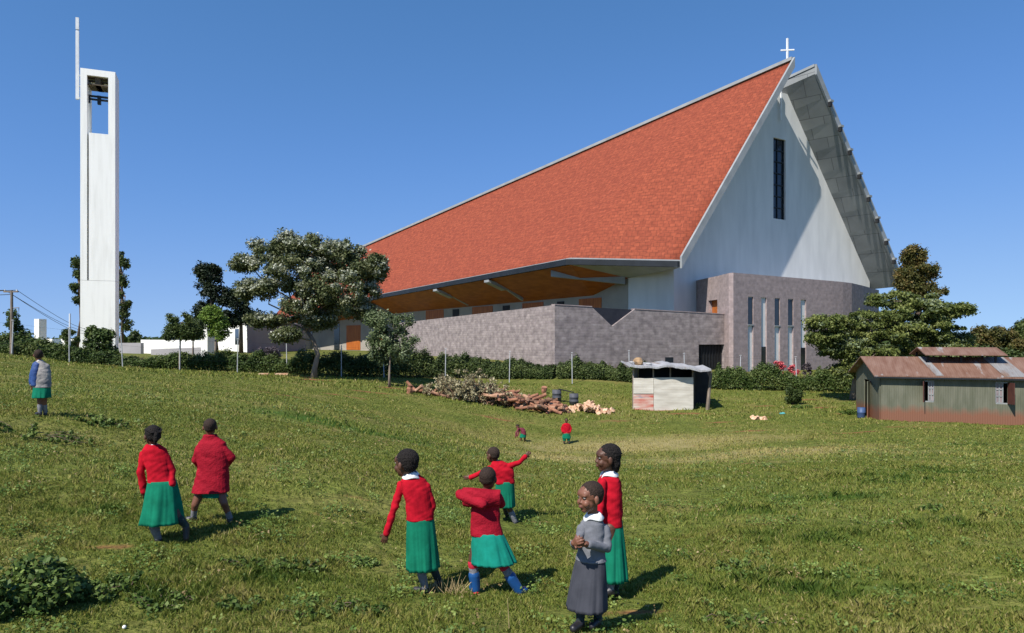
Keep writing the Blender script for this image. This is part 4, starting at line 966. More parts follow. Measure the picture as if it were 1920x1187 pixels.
b = bvec(182, 44)
tree('leafy_bush', 'pointed leafy bush in front of the tower foot', 'bush', b, [b, P(182, 655, 44), P(182, 645, 44)], .05,
     [pe(182,645,44,24,18), pe(172,625,44,9,14), pe(195,628,44,12,12), pe(205,655,44,14,14)], 6000, .2, LM, M_bark, 10, .3)
b = bvec(28, 44)
tree('leafy_bush', 'green bush at the power pole by the left edge', 'bush', b, [b, P(28, 650, 44), P(28, 640, 44)], .05,
     [pe(26,610,44,12,22), pe(34,630,44,14,20), pe(48,640,44,12,12), pe(14,640,44,10,12)], 5000, .18, LM, M_bark, 10, .3)
for px, py, Y, r, lab in ((254, 634, 70, 11, 'small dark bush right of the tower before the white wall'), (128, 628, 80, 14, 'small dark bush left of the tower before the white wall')):
    b = bvec(px, Y); tree('dark_bush', lab, 'bush', b, [b, P(px, 645, Y), P(px, 640, Y)], .05, [pe(px,py,Y,r,10), pe(px+6,py+12,Y,r,10)], 1800, .25, LG, M_bark, 8, .35)
# purple-grey bush before annexe
b = bvec(500, 60); LP_ = leafmat('leaf_purplish', [(0, (.05, .04, .045)), (.5, (.10, .08, .09)), (1, (.17, .14, .15))])
tree('dry_bush', 'dusty purple brown bush against the grey annexe wall', 'bush', b, [b, P(502, 668, 60), P(502, 662, 60)], .05, [pe(502,664,60,22,13)], 3500, .18, LP_, M_bark, 14, .35)
# right trees
b = bvec(1600, 41)
tree('layered_tree', 'broad layered green tree between the stone church annexe and the green shed', 'tree', b,
     [b, P(1604, 715, 41), P(1612, 680, 41), P(1620, 650, 41)], .2,
     [pe(1560,605,40,48,14), pe(1548,632,40,34,12), pe(1575,655,40,40,18), pe(1600,640,41,45,20), pe(1640,600,41,60,18), pe(1690,565,41.5,62,20), pe(1720,585,41,60,22), pe(1778,582,41,38,11), pe(1680,620,40.5,70,24), pe(1750,620,41,60,22), pe(1640,665,40,60,22), pe(1730,655,41,70,20), pe(1600,690,40,40,20), pe(1800,640,42,22,14)],
     105000, .15, LT2, M_barkg, 34, .42, .2, LS, 8, flat=.5, clus=1.2, shell=.15)
b = bvec(1722, 62)
tree('brownish_tree', 'tall brown green tree behind the layered tree at the end of the church roof', 'tree', b, [b, P(1722, 560, 62), P(1720, 520, 62)], .3,
     [pe(1715,480,62,17,18), pe(1722,510,62,36,20), pe(1732,545,62,42,20), pe(1700,530,62,20,20), pe(1755,580,62,18,12)], 26000, .22, LB_, M_bark, 26, .5, shell=.1)
for px, lab, els in ((1865, 'rounded sunlit tree behind the shed roof at the right', ((1862,632,36,22),(1880,650,40,18),(1840,645,20,18))), (1925, 'darker tree cut off by the right edge', ((1925,622,25,20),(1912,650,28,20)))):
    b = bvec(px, 62 if px < 1900 else 66); tree('far_tree', lab, 'tree', b, [b, P(px, 660, b.y), P(px, 645, b.y)], .2, [pe(a, c, b.y, d, e) for a, c, d, e in els], 22000, .22, LB_ if px < 1900 else LG, M_bark, 30, .5, shell=.1, group='trees at the right skyline')
b = bvec(1800, 56)
tree('dark_bush', 'dark bushy growth behind the shed roof vent', 'bush', b, [b, P(1800, 665, 56), P(1800, 660, 56)], .08, [pe(1795,660,56,30,14), pe(1835,668,56,34,12), pe(1760,672,56,34,14), pe(1880,672,56,40,12)], 7000, .24, LG, M_bark, 12, .5)
b = bvec(1487, 39.5)
tree('round_shrub', 'small clipped dark shrub alone on the grass before the right hedge', 'bush', b, [b, b+Vector((0, 0, .4))], .04, [((b.x, b.y, b.z+.55), (.5, .45, .42))], 3500, .11, LG, M_bark, 22, .2)

# far woodland band
V_ = []; N_ = 9000
xx = rng.uniform(-220, 420, N_*2); yy = rng.uniform(150, 190, N_*2); 
hh = 2.2+2.6*(np.sin(xx*.08)+np.sin(xx*.023+1)+2)/4*np.where(xx > 80, 1.3, .35)
zz = gza(xx, yy)+rng.random(N_*2)**.7*hh
pts = np.stack([xx, yy, zz], 1); me = leafmesh('woodland', pts, unit(len(pts)), 1.9, None, None, .1)
tag(link('woodland', me, LG), 'far low belt of woodland on the horizon', 'woodland', None, 'stuff')

# hedges
def hedge(label, pl, hs, wdt, n, m, lsz=.17, extra=None):
    """pl: list of (px, Y), hs heights"""
    pts = [Vector(((px-CX)/F*Y, Y)) for px, Y in pl]; seg = [(pts[i+1]-pts[i]).length for i in range(len(pts)-1)]
    cum = np.r_[0, np.cumsum(seg)]; b = Vector((pts[0].x, pts[0].y, gz(*pts[0])))
    t = thing('hedge', label, 'hedge', b)
    s = rng.random(n)*cum[-1]; X = np.interp(s, cum, [p.x for p in pts]); Y = np.interp(s, cum, [p.y for p in pts]); H = np.interp(s, cum, hs)
    H = H*(.80+.45*np.array([mnoise.noise(Vector((x*.8, y*.8, 3))) for x, y in zip(X, Y)])+.30*np.array([mnoise.noise(Vector((x*2.6, y*2.6, 9))) for x, y in zip(X, Y)]))
    th = rng.random(n)*math.pi; r = .72+.28*rng.random(n)+.08*rng.normal(size=n)
    # outward across direction ~ normal of polyline (use -y mostly)
    dx = np.cos(th)*wdt*.5*r; hz = np.sin(th)**.6*H*r
    X2 = X+dx*.25; Y2 = Y+dx
    Z = gza(X2, Y2)+hz+.02
    out = np.stack([0*dx, np.cos(th), np.sin(th)], 1)
    me = leafmesh('foliage', np.stack([X2, Y2, Z], 1), out, lsz, None, None, 1.1); link('foliage', me, m, t)
    mb = MB()
    for i in range(len(pts)-1):
        a, c = pts[i], pts[i+1]; d = (c-a); k = max(1, int(d.length/.8))
        for j in range(k):
            q = a.lerp(c, (j+.5)/k); z = gz(*q)-.1; hh_ = np.interp(cum[i]+(j+.5)/k*seg[i], cum, hs)
            r_ = .03
            for _ in range(3):
                limb(mb, (q.x+random.uniform(-.3, .3), q.y+random.uniform(-.2, .2), z), (q.x+random.uniform(-.5, .5), q.y+random.uniform(-.4, .4), z+hh_*.8), .03, .012, 4, .1, 2)
    mb.build('stems', M_bark, t); return t
hedge('dark green hedge along the left crest running behind the round trees', [(-40, 42), (130, 42), (240, 43), (400, 44), (592, 44)], [1.15, 1.1, .9, 1.2, 1.45], 1.6, 60000, LM, .13)
hedge('shady hedge under the big tree and below the long stone wall', [(600, 43.5), (700, 45), (800, 47), (900, 48.3), (1040, 48)], [1.75, 1.85, 1.7, 1.35, 1.15], 1.8, 52000, LG, .13)
hedge('hedge running below the courtyard wall behind the tin kiosk', [(1046, 48), (1120, 48), (1200, 47.6), (1300, 46.5)], [1.2, 1.45, 1.4, 1.5], 1.6, 32000, LG, .13)
hedge('leafy hedge below the slotted stone annexe with pink flowers above', [(1305, 46.5), (1420, 46), (1540, 45.5), (1620, 45), (1680, 44)], [1.5, 1.55, 1.5, 1.6, 1.8], 1.6, 40000, LM, .13)
# pink flowering shrub
LPK = leafmat('petal_pink', [(0, (.45, .05, .07)), (.5, (.6, .09, .12)), (1, (.7, .2, .2))])
for px, py, lab in ((1462, 680, 'pink flowering shrub behind the hedge under the middle slot windows'), (1486, 690, 'lower pink flowering shrub right of its taller neighbour'), (1512, 690, 'dull reddish shrub before the rightmost slot window')):
    b = bvec(px, 48.5); el = [pe(px, py, 48.5, 7, 8), pe(px+3, py+14, 48.5, 8, 12)]
    tree('flowering_shrub', lab, 'shrub', b, [b, P(px, 705, 48.5)], .03, el, 900, .13, LPK if px < 1500 else LP_, M_bark, 8, .16, group='flowering shrubs before the slotted annexe')

# ------------------------------------------------------------------ fence
fp = [(-30, 40, 0), (22, 40.2, 0), (130, 40.4, 1), (230, 40.8, 0), (337, 41.8, 0), (445, 42.5, 0), (538, 43.5, 0), (640, 43, 0), (720, 44.5, 0), (835, 46, 0), (955, 46.3, 0), (1073, 46, 0), (1180, 47.6, 0), (1284, 47.6, 0), (1388, 47.4, 0), (1494, 47, 0), (1600, 46.5, 0)]
x0, y0 = XY(955, 46.3)
fence = thing('wire_fence', 'wire fence on thin pale steel posts running in front of the hedges', 'fence', (x0, y0, gz(x0, y0)))
tops = []; pm = None
for px, Y, k in fp:
    q = XY(px, Y); z = gz(q.x, q.y); h = 2.05
    if pm is None:
        mb = MB().tube([(0, 0, -.2), (0, 0, 2.0)], .03, 8); mb.box((0, 0, 2.07), .12, .12, .04)
        me_ = mb.mesh('post'); me_.materials.append(mat('galvanised', (.50, .51, .52), (.38, .39, .40), .5, 6)); pm = me_
    o = bpy.data.objects.new('post', pm); COL.objects.link(o); o.parent = fence; o.location = Vector((q.x, q.y, z))-fence.location; o.rotation_euler = (R(random.uniform(-2, 2)), R(random.uniform(-2, 2)), 0)
    tops.append(Vector((q.x, q.y, z)))
mb = MB()
for hgt in (.7, 1.3, 1.9):
    for a, c in zip(tops[:-1], tops[1:]):
        mb.tube([a+Zv*hgt, a.lerp(c, .5)+Zv*(hgt-.04), c+Zv*hgt], .004, 3)
mb.build('wire', M_fascia, fence)
# power pole + cables
q = XY(22, 41); b = Vector((q.x, q.y, gz(*q)))
pp = thing('power_pole', 'leaning grey power pole with cross arm at the left edge', 'pole', b)
MB().tube([b-Zv*.2, (b.x, b.y, ZZ(545, 41))], [.10, .07], 8).build('pole', M_barkg, pp)
mb = MB().box((b.x-.05, b.y, ZZ(547, 41)), .85, .08, .08); mb.build('cross_arm', M_barkg, pp); MB().tube([(b.x, b.y, ZZ(578, 41)), (b.x+.42, b.y, ZZ(577, 41)), (b.x+.42, b.y, ZZ(590, 41))], .03, 5).build('bracket', M_barkg, pp)
for dx in (-.4, .3): MB().tube([(b.x+dx, b.y, ZZ(547, 41)), (b.x+dx, b.y, ZZ(543, 41))], .04, 6).build('insulator', M_steel, pp)
q2 = XY(205, 95)
mb = MB()
for dx, zt_, y2 in ((-.4, ZZ(544, 41), 622), (.3, ZZ(544, 41), 618), (0, ZZ(552, 41), 628)):
    a = Vector((b.x+dx, b.y, zt_)); c = Vector((q2.x, q2.y, ZZ(y2, 95)))
    pts = [a.lerp(c, i/12)-Zv*math.sin(math.pi*i/12)*1.0 for i in range(13)]; mb.tube(pts, .018, 4)
    c = Vector((b.x-25, b.y-1, zt_+1.2)); pts = [a.lerp(c, i/8)-Zv*math.sin(math.pi*i/8)*.8 for i in range(9)]; mb.tube(pts, .018, 4)
tag(mb.build('power_cable', M_black, None, base=b), 'thin sagging cables running from the leaning pole', 'cable')
q = XY(131, 43); z = gz(*q)
tag(MB().tube([(q.x, q.y, z-.1), (q.x, q.y, ZZ(588, 43))], .05, 8).build('flag_pole', M_steel, None, base=(q.x, q.y, z)), 'tall thin white post left of the tower', 'pole')

# ------------------------------------------------------------------ tin kiosk
def corrmat(name, c1, c2, rust, rlo, rhi, period=.09, axis='X', wear=.5, band=None, metal=0.):
    m = bpy.data.materials.new(name); m.use_nodes = True; t = m.node_tree; L = t.links.new; b = t.nodes['Principled BSDF']
    b.inputs['Roughness'].default_value = .6; b.inputs['Metallic'].default_value = metal; b.inputs['Specular IOR Level'].default_value = .3
    tc = N(t, 'ShaderNodeTexCoord')
    n = N(t, 'ShaderNodeTexNoise'); n.inputs['Scale'].default_value = 1.6; n.inputs['Detail'].default_value = 8
    mp = N(t, 'ShaderNodeMapping'); mp.inputs['Scale'].default_value = (2.5, .6, 1) if axis == 'X' else (.6, 2.5, 1)
    L(tc.outputs['UV'], mp.inputs[0]); L(mp.outputs[0], n.inputs['Vector'])
    r = N(t, 'ShaderNodeValToRGB'); r.color_ramp.elements[0].position = .35; r.color_ramp.elements[1].position = .65; r.color_ramp.elements[0].color = col4(c1); r.color_ramp.elements[1].color = col4(c2)
    L(n.outputs[0], r.inputs[0])
    n2 = N(t, 'ShaderNodeTexNoise'); n2.inputs['Scale'].default_value = .9; n2.inputs['Detail'].default_value = 9; L(mp.outputs[0], n2.inputs['Vector'])
    mr = N(t, 'ShaderNodeMapRange'); mr.inputs[1].default_value = rlo; mr.inputs[2].default_value = rhi; L(n2.outputs[0], mr.inputs[0])
    fac = mr.outputs[0]
    if band is not None:
        sp = N(t, 'ShaderNodeSeparateXYZ'); L(tc.outputs['UV'], sp.inputs[0])
        ad = N(t, 'ShaderNodeMath', operation='MULTIPLY_ADD'); L(n.outputs[0], ad.inputs[0]); ad.inputs[1].default_value = -.5; L(sp.outputs['Y'], ad.inputs[2])
        m2 = N(t, 'ShaderNodeMapRange'); m2.inputs[1].default_value = band[0]; m2.inputs[2].default_value = band[1]; m2.inputs[3].default_value = 0; m2.inputs[4].default_value = 1; L(ad.outputs[0], m2.inputs[0])
        mxx = N(t, 'ShaderNodeMath', operation='MAXIMUM'); L(fac, mxx.inputs[0]); L(m2.outputs[0], mxx.inputs[1]); fac = mxx.outputs[0]
    mx = N(t, 'ShaderNodeMixRGB'); L(fac, mx.inputs[0]); L(r.outputs[0], mx.inputs[1]); mx.inputs[2].default_value = col4(rust); L(mx.outputs[0], b.inputs['Base Color'])
    wv = N(t, 'ShaderNodeTexWave'); wv.bands_direction = axis; wv.inputs['Scale'].default_value = .314/period; wv.inputs['Distortion'].default_value = .0
    L(tc.outputs['UV'], wv.inputs['Vector'])
    bp = N(t, 'ShaderNodeBump'); bp.inputs['Strength'].default_value = .4; bp.inputs['Distance'].default_value = .02 if axis == 'X' else .007; L(wv.outputs[0], bp.inputs['Height']); L(bp.outputs[0], b.inputs['Normal'])
    return m
M_tinw = corrmat('white_tin', (.66, .62, .54), (.50, .46, .39), (.42, .25, .12), .62, .72, .09, 'Y')
M_tinp = corrmat('painted_tin', (.60, .50, .42), (.50, .10, .07), (.12, .16, .28), .58, .66, .09, 'Y')
M_tinroof = corrmat('grey_tin', (.42, .42, .43), (.30, .30, .31), (.22, .15, .10), .6, .7, .09, 'X')
kx0, kx1 = XY(1188, 38), XY(1300, 38.2); dk = (kx1-kx0).normalized(); nk = Vector((.30, .95))
zb = -1.62
kb = Vector((kx0.x+1.6, kx0.y+1, zb)); ki = thing('tin_kiosk', 'small tin kiosk with white sheet front open dark side and junk on its roof', 'kiosk', kb)
def zk(py): return ZZ(py, 38)
xm = XY(1226, 38)
MB().wall(xm-dk*0, kx1, zb, zk(708), .03).build('front_sheet', M_tinw, ki)
MB().wall(kx0, xm-dk*.02, zk(738), zk(709), .03).build('front_sheet', M_tinw, ki)
o = MB().wall(kx0, xm-dk*.02, zb, zk(739.5), .04, side=1).build('front_sheet', M_tinp, ki); o['label'] = 'lower front sheet with flaking red and blue paint'
MB().wall(kx0+nk*.05-dk*.02, kx0+nk*2.2-dk*.02, zb, zk(692), .03).build('side_sheet', M_tinw, ki)
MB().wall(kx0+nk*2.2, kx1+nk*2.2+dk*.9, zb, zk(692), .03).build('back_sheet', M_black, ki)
kr = kx1+dk*.95+nk*.3
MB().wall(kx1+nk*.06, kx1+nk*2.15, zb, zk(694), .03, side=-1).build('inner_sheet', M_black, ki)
for p, t_ in ((kx0, 0), (xm, 0), (XY(1258, 38.1), 0), (kx1, 0)):
    MB().box((p.x-nk.x*.06, p.y+nk.y*.09, (zb+zk(690))/2-.0), .07, .07, zk(690)-zb, .05).build('post', M_barkg, ki)
pb = XY(1326, 38.3); ptp = XY(1333, 38.3)
MB().tube([(pb.x-.0, pb.y, zb), (ptp.x, ptp.y, ZZ(696, 38.3))], [.11, .07], 6).build('post', M_barkg, ki)
V = []; nxk = 30
for j in range(2):
    for i in range(nxk+1):
        t_ = i/nxk; px = 1180+t_*154; py = 687+t_*8+2.2*math.sin(t_*9)+1.2*math.sin(t_*23); q = XY(px, 37.6+j*3.2); V.append((q.x if j == 0 else q.x-.5, q.y, ZZ(py, 37.6)+j*.12+random.uniform(-.02, .02)))
fcs = [(i, i+1, nxk+2+i, nxk+1+i) for i in range(nxk)]
me = MB().add(V, fcs).mesh('roof'); o = link('roof', me, M_tinroof, ki); sm = o.modifiers.new('s', 'SOLIDIFY'); sm.thickness = .1
q = XY(1192, 38.6)
for (dx, dz, s, nm, m_, lab) in ((.15, .25, .3, 'stone', M_wood, 'tawny lump of rubble on the left of the kiosk roof'), (-.22, .2, .18, 'tin_scrap', M_tinroof, 'bent tin scrap at the left corner of the kiosk roof'), (.75, .12, .2, 'stone', M_greytrim, 'flat pale stone holding down the kiosk roof')):
    bm = bmesh.new(); bmesh.ops.create_icosphere(bm, subdivisions=2, radius=s)
    for v in bm.verts: v.co *= 1+.35*mnoise.noise(v.co*4+Vector((dx, 0, 0))); v.co.z *= .8 if nm == 'stone' and dx < .5 else .4
    me = bpy.data.meshes.new(nm); bm.to_mesh(me); bm.free(); mm = mat('rubble_'+str(int(dx*100)), (.40, .26, .14) if dx == .15 else (.4, .4, .4), (.25, .16, .09) if dx == .15 else (.3, .3, .3), .9, 4)
    p = Vector((q.x+dx, q.y, zk(687)+dz)); me.transform(Matrix.Translation(p)); tag(link(nm, me, mm, None, False, base=p), lab, 'rubble')

# ------------------------------------------------------------------ green shed
M_shed = corrmat('green_tin', (.105, .11, .075), (.15, .15, .11), (.20, .09, .055), .66, .8, .09, 'X', band=(-.78, -1.12))
M_rust = corrmat('rusty_tin', (.15, .075, .048), (.21, .125, .09), (.28, .27, .26), .60, .66, .09, 'X')
s0 = XY(1652, 31); s1_ = Vector((s0.x+10.5*.93, s0.y-10.5*.37)); sx = Vector((.93, -.37)); sy = Vector((.2, .98))
zsb = -1.5; zse = ZZ(702, 31); zsr = zse+.72; dep = 3.7
shed = thing('green_shed', 'long weathered green tin shed with rusty roof and shuttered windows', 'shed', (s0.x+4, s0.y, zsb))
q1 = s0+sy*dep; mid = s0+sy*dep*.5
mb = MB()
wins = [(1733, 1751), (1867, 1889)]
wp = [(on_line(a, s0, s1_)[0], on_line(c, s0, s1_)[0]) for a, c in wins]
zw_0, zw_1 = ZZ(753, 30.6), ZZ(713, 30.6); cur = s0
for a, c in wp:
    mb.wall(cur, a, zsb, zse, .05); mb.wall(a, c, zsb, zw_0, .05); mb.wall(a, c, zw_1, zse, .05); cur = c
mb.wall(cur, s1_, zsb, zse, .05); mb.wall(s0+sy*dep, s1_+sy*dep, zsb, zse, .05, side=-1)
mb.build('wall', M_shed, shed)
dA, dB_ = s0+sy*dep*.42, s0+sy*dep*.62
ge = MB()
def gh(k): return zse+(zsr-zse)*(1-abs(k-.5)*2)
def gseg(k0, k1, z0, z1=None): ge.wall(s0+sy*dep*k1, s0+sy*dep*k0, z0, (gh(k1), gh(k0)), .05, side=-1)
gseg(0.012, .42, zsb); gseg(.42, .5, ZZ(712, 32.6)); gseg(.5, .64, ZZ(712, 32.6)); gseg(.64, 1, zsb)
ge.build('end_wall', M_shed, shed)
ie = MB().wall(s1_, s1_+sy*dep, zsb, zse, .05); ie.build('end_wall', M_shed, shed)
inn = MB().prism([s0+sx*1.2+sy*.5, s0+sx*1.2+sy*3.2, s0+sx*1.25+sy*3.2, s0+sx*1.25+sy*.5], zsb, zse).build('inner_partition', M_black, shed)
dd_ = s0+sy*dep*.42; MB().wall(dd_-sx*.0, dd_-sx*.28+sy*-.5, zsb+.05, ZZ(714, 32.6), .04).build('door', M_shed, shed)
def gable_roof(name, a, b, dpt, ze, zr, ov, th, m, par):
    d = (b-a).normalized(); a = a-d*ov; b = b+d*.2; V = []
    for p in (a, b):
        f = p-sy*.25; k = p+sy*(dpt+.25); mi_ = p+sy*dpt*.5; zo = ze-.09
        V += [(f.x, f.y, zo), (mi_.x, mi_.y, zr), (k.x, k.y, zo), (f.x, f.y, zo+th), (mi_.x, mi_.y, zr+th), (k.x, k.y, zo+th)]
    F_ = [(0, 6, 7, 1), (1, 7, 8, 2), (3, 4, 10, 9), (4, 5, 11, 10), (0, 1, 4, 3), (1, 2, 5, 4), (6, 9, 10, 7), (7, 10, 11, 8), (0, 3, 9, 6), (2, 8, 11, 5)]
    return MB().add(V, F_).build(name, m, par)
rf = gable_roof('roof', s0, s1_, dep, zse, zsr, .35, .05, M_rust, shed)
gable_roof('ridge_vent', s0+sx*2.1+sy*1.1, s0+sx*4.9+sy*1.1, dep-2.2, zsr+.22, zsr+.45, .1, .04, M_rust, rf)
M_sheet = corrmat('weathered_tin', (.25, .245, .24), (.18, .17, .165), (.18, .11, .075), .5, .62, .09, 'X')
def slope_pt(k, t): p = s0+sx*k+sy*(-.25+t*(dep*.5+.25)); return Vector((p.x, p.y, zse-.09+(zsr-zse+.09)*t+.062))
for k0, k1, lab in ((4.55, 5.35, 'clean grey sheet'), (2.05, 2.35, 'narrow grey sheet')):
    V = [slope_pt(k0, .02), slope_pt(k1, .02), slope_pt(k1-.02, .98), slope_pt(k0-.02, .98)]
    V += [v+Zv*.012 for v in V]; o = MB().add(V, [(3, 2, 1, 0), (4, 5, 6, 7), (0, 1, 5, 4), (1, 2, 6, 5), (2, 3, 7, 6), (3, 0, 4, 7)]).build('roof_sheet', M_sheet, rf); o['label'] = lab
vs_ = MB()
for k in (2.2, 3.5, 4.8):
    for j in (1.2, dep-1.2): p = s0+sx*k+sy*j; vs_.box((p.x, p.y, zsr+.03), .08, .08, .42, -.38)
vs_.build('vent_posts', M_black, rf)
gm2 = MB(); f0 = s0-sy*.27-sx*.35; f1 = s1_-sy*.27
gm2.wall(f0, f1, zse-.16, zse-.09, .04); gm2.build('eave_board', M_fascia, rf)
M_pane = mat('dusty_pane', (.30, .24, .24), (.18, .15, .16), .4, 4)
for i, (a, c) in enumerate(wp):
    d = (c-a).normalized(); n = Vector((d.y, -d.x)); wd = (c-a).length
    fo = MB(); fo.wall(a-n*.0+d*.002, c-d*.002, zw_0, zw_0+.05, .08); fo.wall(a+d*.002, c-d*.002, zw_1-.05, zw_1, .08)
    pa_, pb_ = (a.lerp(c, .45), c) if i == 0 else (a, a.lerp(c, .6))
    for k in range(4): z = zw_0+.05+(zw_1-zw_0-.1)*k/3; fo.wall(pa_, pb_, z-.018, z+.018, .04)
    for k in (0, .5, 1): q = pa_.lerp(pb_, k); fo.wall(q-d*.02, q+d*.02, zw_0+.05, zw_1-.05, .035)
    f_ = fo.build('window', M_greytrim, shed)
    MB().wall(pa_-n*.03, pb_-n*.03, zw_0+.05, zw_1-.05, .01).build('pane', M_pane, f_)
    h = a if i == 0 else c
    MB().wall(h+n*.02, h+n*.45+d*(-.12 if i == 0 else .12), zw_0+.02, zw_1-.02, .03, side=1).build('shutter', mat('shutter_brown', (.10, .035, .025), (.07, .025, .02), .7, 3), f_)
# barrel at shed door, small finds
p = gray(1614, 783); p = Vector((p[0]+.0, 32.2, gz(p[0], 32.2)))
p = Vector((*XY(1615, 32.4), zsb+.35)); p.z = gz(p.x, p.y)
M_blue = mat('blue_plastic', (.05, .09, .2), (.04, .07, .15), .5, 2)
mb = MB().tube([p, p+Zv*.05, p+Zv*.25, p+Zv*.27, p+Zv*.29, p+Zv*.5], [.16, .18, .18, .195, .18, .17], 16)
tag(mb.build('barrel', M_blue, None, True, base=p), 'dull blue barrel at the shed doorway', 'barrel')

# ------------------------------------------------------------------ brush pile, logs, drums
M_log = mat('reddish_log', (.36, .17, .10), (.20, .09, .055), .9, 4, .5, 20)
M_logb = mat('brown_log', (.22, .12, .075), (.12, .065, .04), .9, 4, .5, 20)
M_logp = mat('tan_log', (.46, .28, .18), (.30, .16, .10), .9, 4, .5, 20)
M_split = mat('split_wood', (.72, .52, .36), (.52, .28, .16), .85, 5, .3, 20)
LDR = leafmat('leaf_dried', [(0, (.16, .14, .07)), (.5, (.30, .26, .145)), (1, (.45, .40, .25))], .15)
bc = Vector(gray(890, 752)); bY = bc.y
def hp(px, Y, h): x = (px-CX)/F*Y; return Vector((x, Y, gz(x, Y)+h))
bp_ = thing('brush_pile', 'heap of cut leafy branches drying on the grass', 'brush pile', (bc.x, bc.y, gz(bc.x, bc.y)))
mb = MB(); tips = []
for i in range(150):
    px = random.gauss(885, 36); Y = bY+random.uniform(-.9, 1.3); hmax = 1.0*math.exp(-((px-885)/58)**2)
    a = hp(px, Y, random.uniform(.0, .15)); d = Vector((random.uniform(-1, 1), random.uniform(-.7, .7), random.uniform(.1, 1.0)))
    e = a+d.normalized()*random.uniform(.5, 1.1)*(.5+hmax); limb(mb, a, e, .025, .008, 4, .1, 3); tips.append(e); tips.append(a.lerp(e, .6))
for px, h in ((898, 1.75), (905, 1.5), (832, 1.1), (890, 1.45)): 
    a = hp(px, bY, .2); limb(mb, a, hp(px+random.uniform(-4, 4), bY, h), .03, .008, 4, .06, 4); tips += [hp(px, bY, h-.1)]*2
mb.build('branches', M_logb, bp_)
C = np.array([tuple(t) for t in tips]+[tuple(hp(random.gauss(885, 30), bY+random.uniform(-.9, 1), random.uniform(.05, .95)*math.exp(-((random.gauss(0, 20))/50)**2))) for _ in range(170)]); Q = np.full((len(C), 3), .16)
p_, o_ = leafcloud(C, Q, 10500, .12, shell=.1); link('dry_leaves', leafmesh('dry_leaves', p_, o_, .13, None, None, 2.5), LDR, bp_)
def logmesh(nm, L, r, m, n=8, split=False, seed=0):
    rs = random.Random(seed); mb = MB(); k = 5
    if split:
        A = [(-r, -r*.5), (r, -r*.6), (r*.3, r*.7), (-r*.5, r*.6)]; V = [(x*L-L/2, a*rs.uniform(.85, 1.15), c*rs.uniform(.85, 1.15)) for x in (0, 1) for a, c in A]
        mb.add(V, [(3, 2, 1, 0), (4, 5, 6, 7)]+[(i, (i+1) % 4, (i+1) % 4+4, i+4) for i in range(4)])
    else:
        pts = [(L*(i/k-.5), rs.uniform(-.02, .02), rs.uniform(-.02, .02)) for i in range(k+1)]; mb.tube(pts, [r*rs.uniform(.85, 1.15) for _ in pts], n)
    me = mb.mesh(nm); me.materials.append(m); return me
lms = [logmesh('log', random.uniform(.5, 1.3), random.uniform(.035, .10), m, 8, False, i) for i, m in enumerate([M_log, M_logb, M_log, M_logb, M_log, M_logp, M_log, M_logp])]
stumps = [logmesh('log', .38, .17, M_log, 9, False, 9), logmesh('log', .45, .14, M_log, 9, False, 10)]
sps = [logmesh('split_log', .42, .1, M_split, 4, True, i+20) for i in range(4)]
LOGL = 'reddish brown cut log in the heap right of the leafy branches'
for i in range(120):
    u = random.random()
    if i < 14: px = random.uniform(765, 845); Y = bY+random.uniform(-.6, .9); h = .06
    else:
        px = 905+u*150; Y = bY+random.uniform(-1.0, 1.2); h = random.uniform(.03, .80)*(1-u*.7)
    o = bpy.data.objects.new('log', random.choice(lms)); COL.objects.link(o); o.location = hp(px, Y, h+.05)
    o.rotation_euler = (random.uniform(0, 6), random.gauss(0, .25), random.uniform(-1.3, 1.3))
    tag(o, 'cut log lying left of the leafy branch heap' if i < 14 else LOGL, 'log', 'loose logs left of the branch heap' if i < 14 else 'logs heaped beside the branches')
for k, (px, py, lab) in enumerate(((955, 752, 'upright orange brown stump in front of the log heap, the left one'), (986, 757, 'upright orange brown stump in front of the log heap, the right one'), (1020, 735, 'stump standing at the right end of the log heap'), (768, 735, 'small pale stump at the far left of the branch heap'))):
    x, y = gray(px, py+3); o = bpy.data.objects.new('stump', stumps[k % 2]); COL.objects.link(o); o.location = (x, y, gz(x, y)+.2); o.rotation_euler = (0, R(82), k)
    tag(o, lab, 'stump')
cx, cy = gray(1102, 776)
for i in range(46):
    far = i >= 42
    px = random.gauss(1100, 19) if not far else random.uniform(1136, 1150); Y = cy+random.uniform(-.1, 1.1)
    h = .05+random.random()*.38*math.exp(-((px-1100)/25)**2)
    o = bpy.data.objects.new('split_log', random.choice(sps)); COL.objects.link(o); o.location = hp(px, Y, h if not far else .05)
    o.rotation_euler = (random.uniform(0, 6), random.gauss(0, .35), random.uniform(0, 6))
    tag(o, 'pale freshly split firewood piece in the small pile' if not far else 'stray split firewood piece right of the small pile', 'firewood', 'pieces of the small firewood pile' if not far else 'stray firewood pieces')
x, y = gray(1423, 787); 
for i in range(7):
    o = bpy.data.objects.new('brick_piece', sps[i % 4]); COL.objects.link(o); o.location = (x+random.gauss(0, .22), y+random.uniform(-.2, .3), gz(x, y)+.05); o.scale = (.6, .9, .9); o.rotation_euler = (i, .2*i, i*1.3)
    tag(o, 'broken reddish piece in the little scatter right of the kiosk', 'rubble', 'rubble scatter right of the kiosk')
M_drum = mat('dark_drum', (.05, .055, .07), (.09, .09, .10), .6, 3)
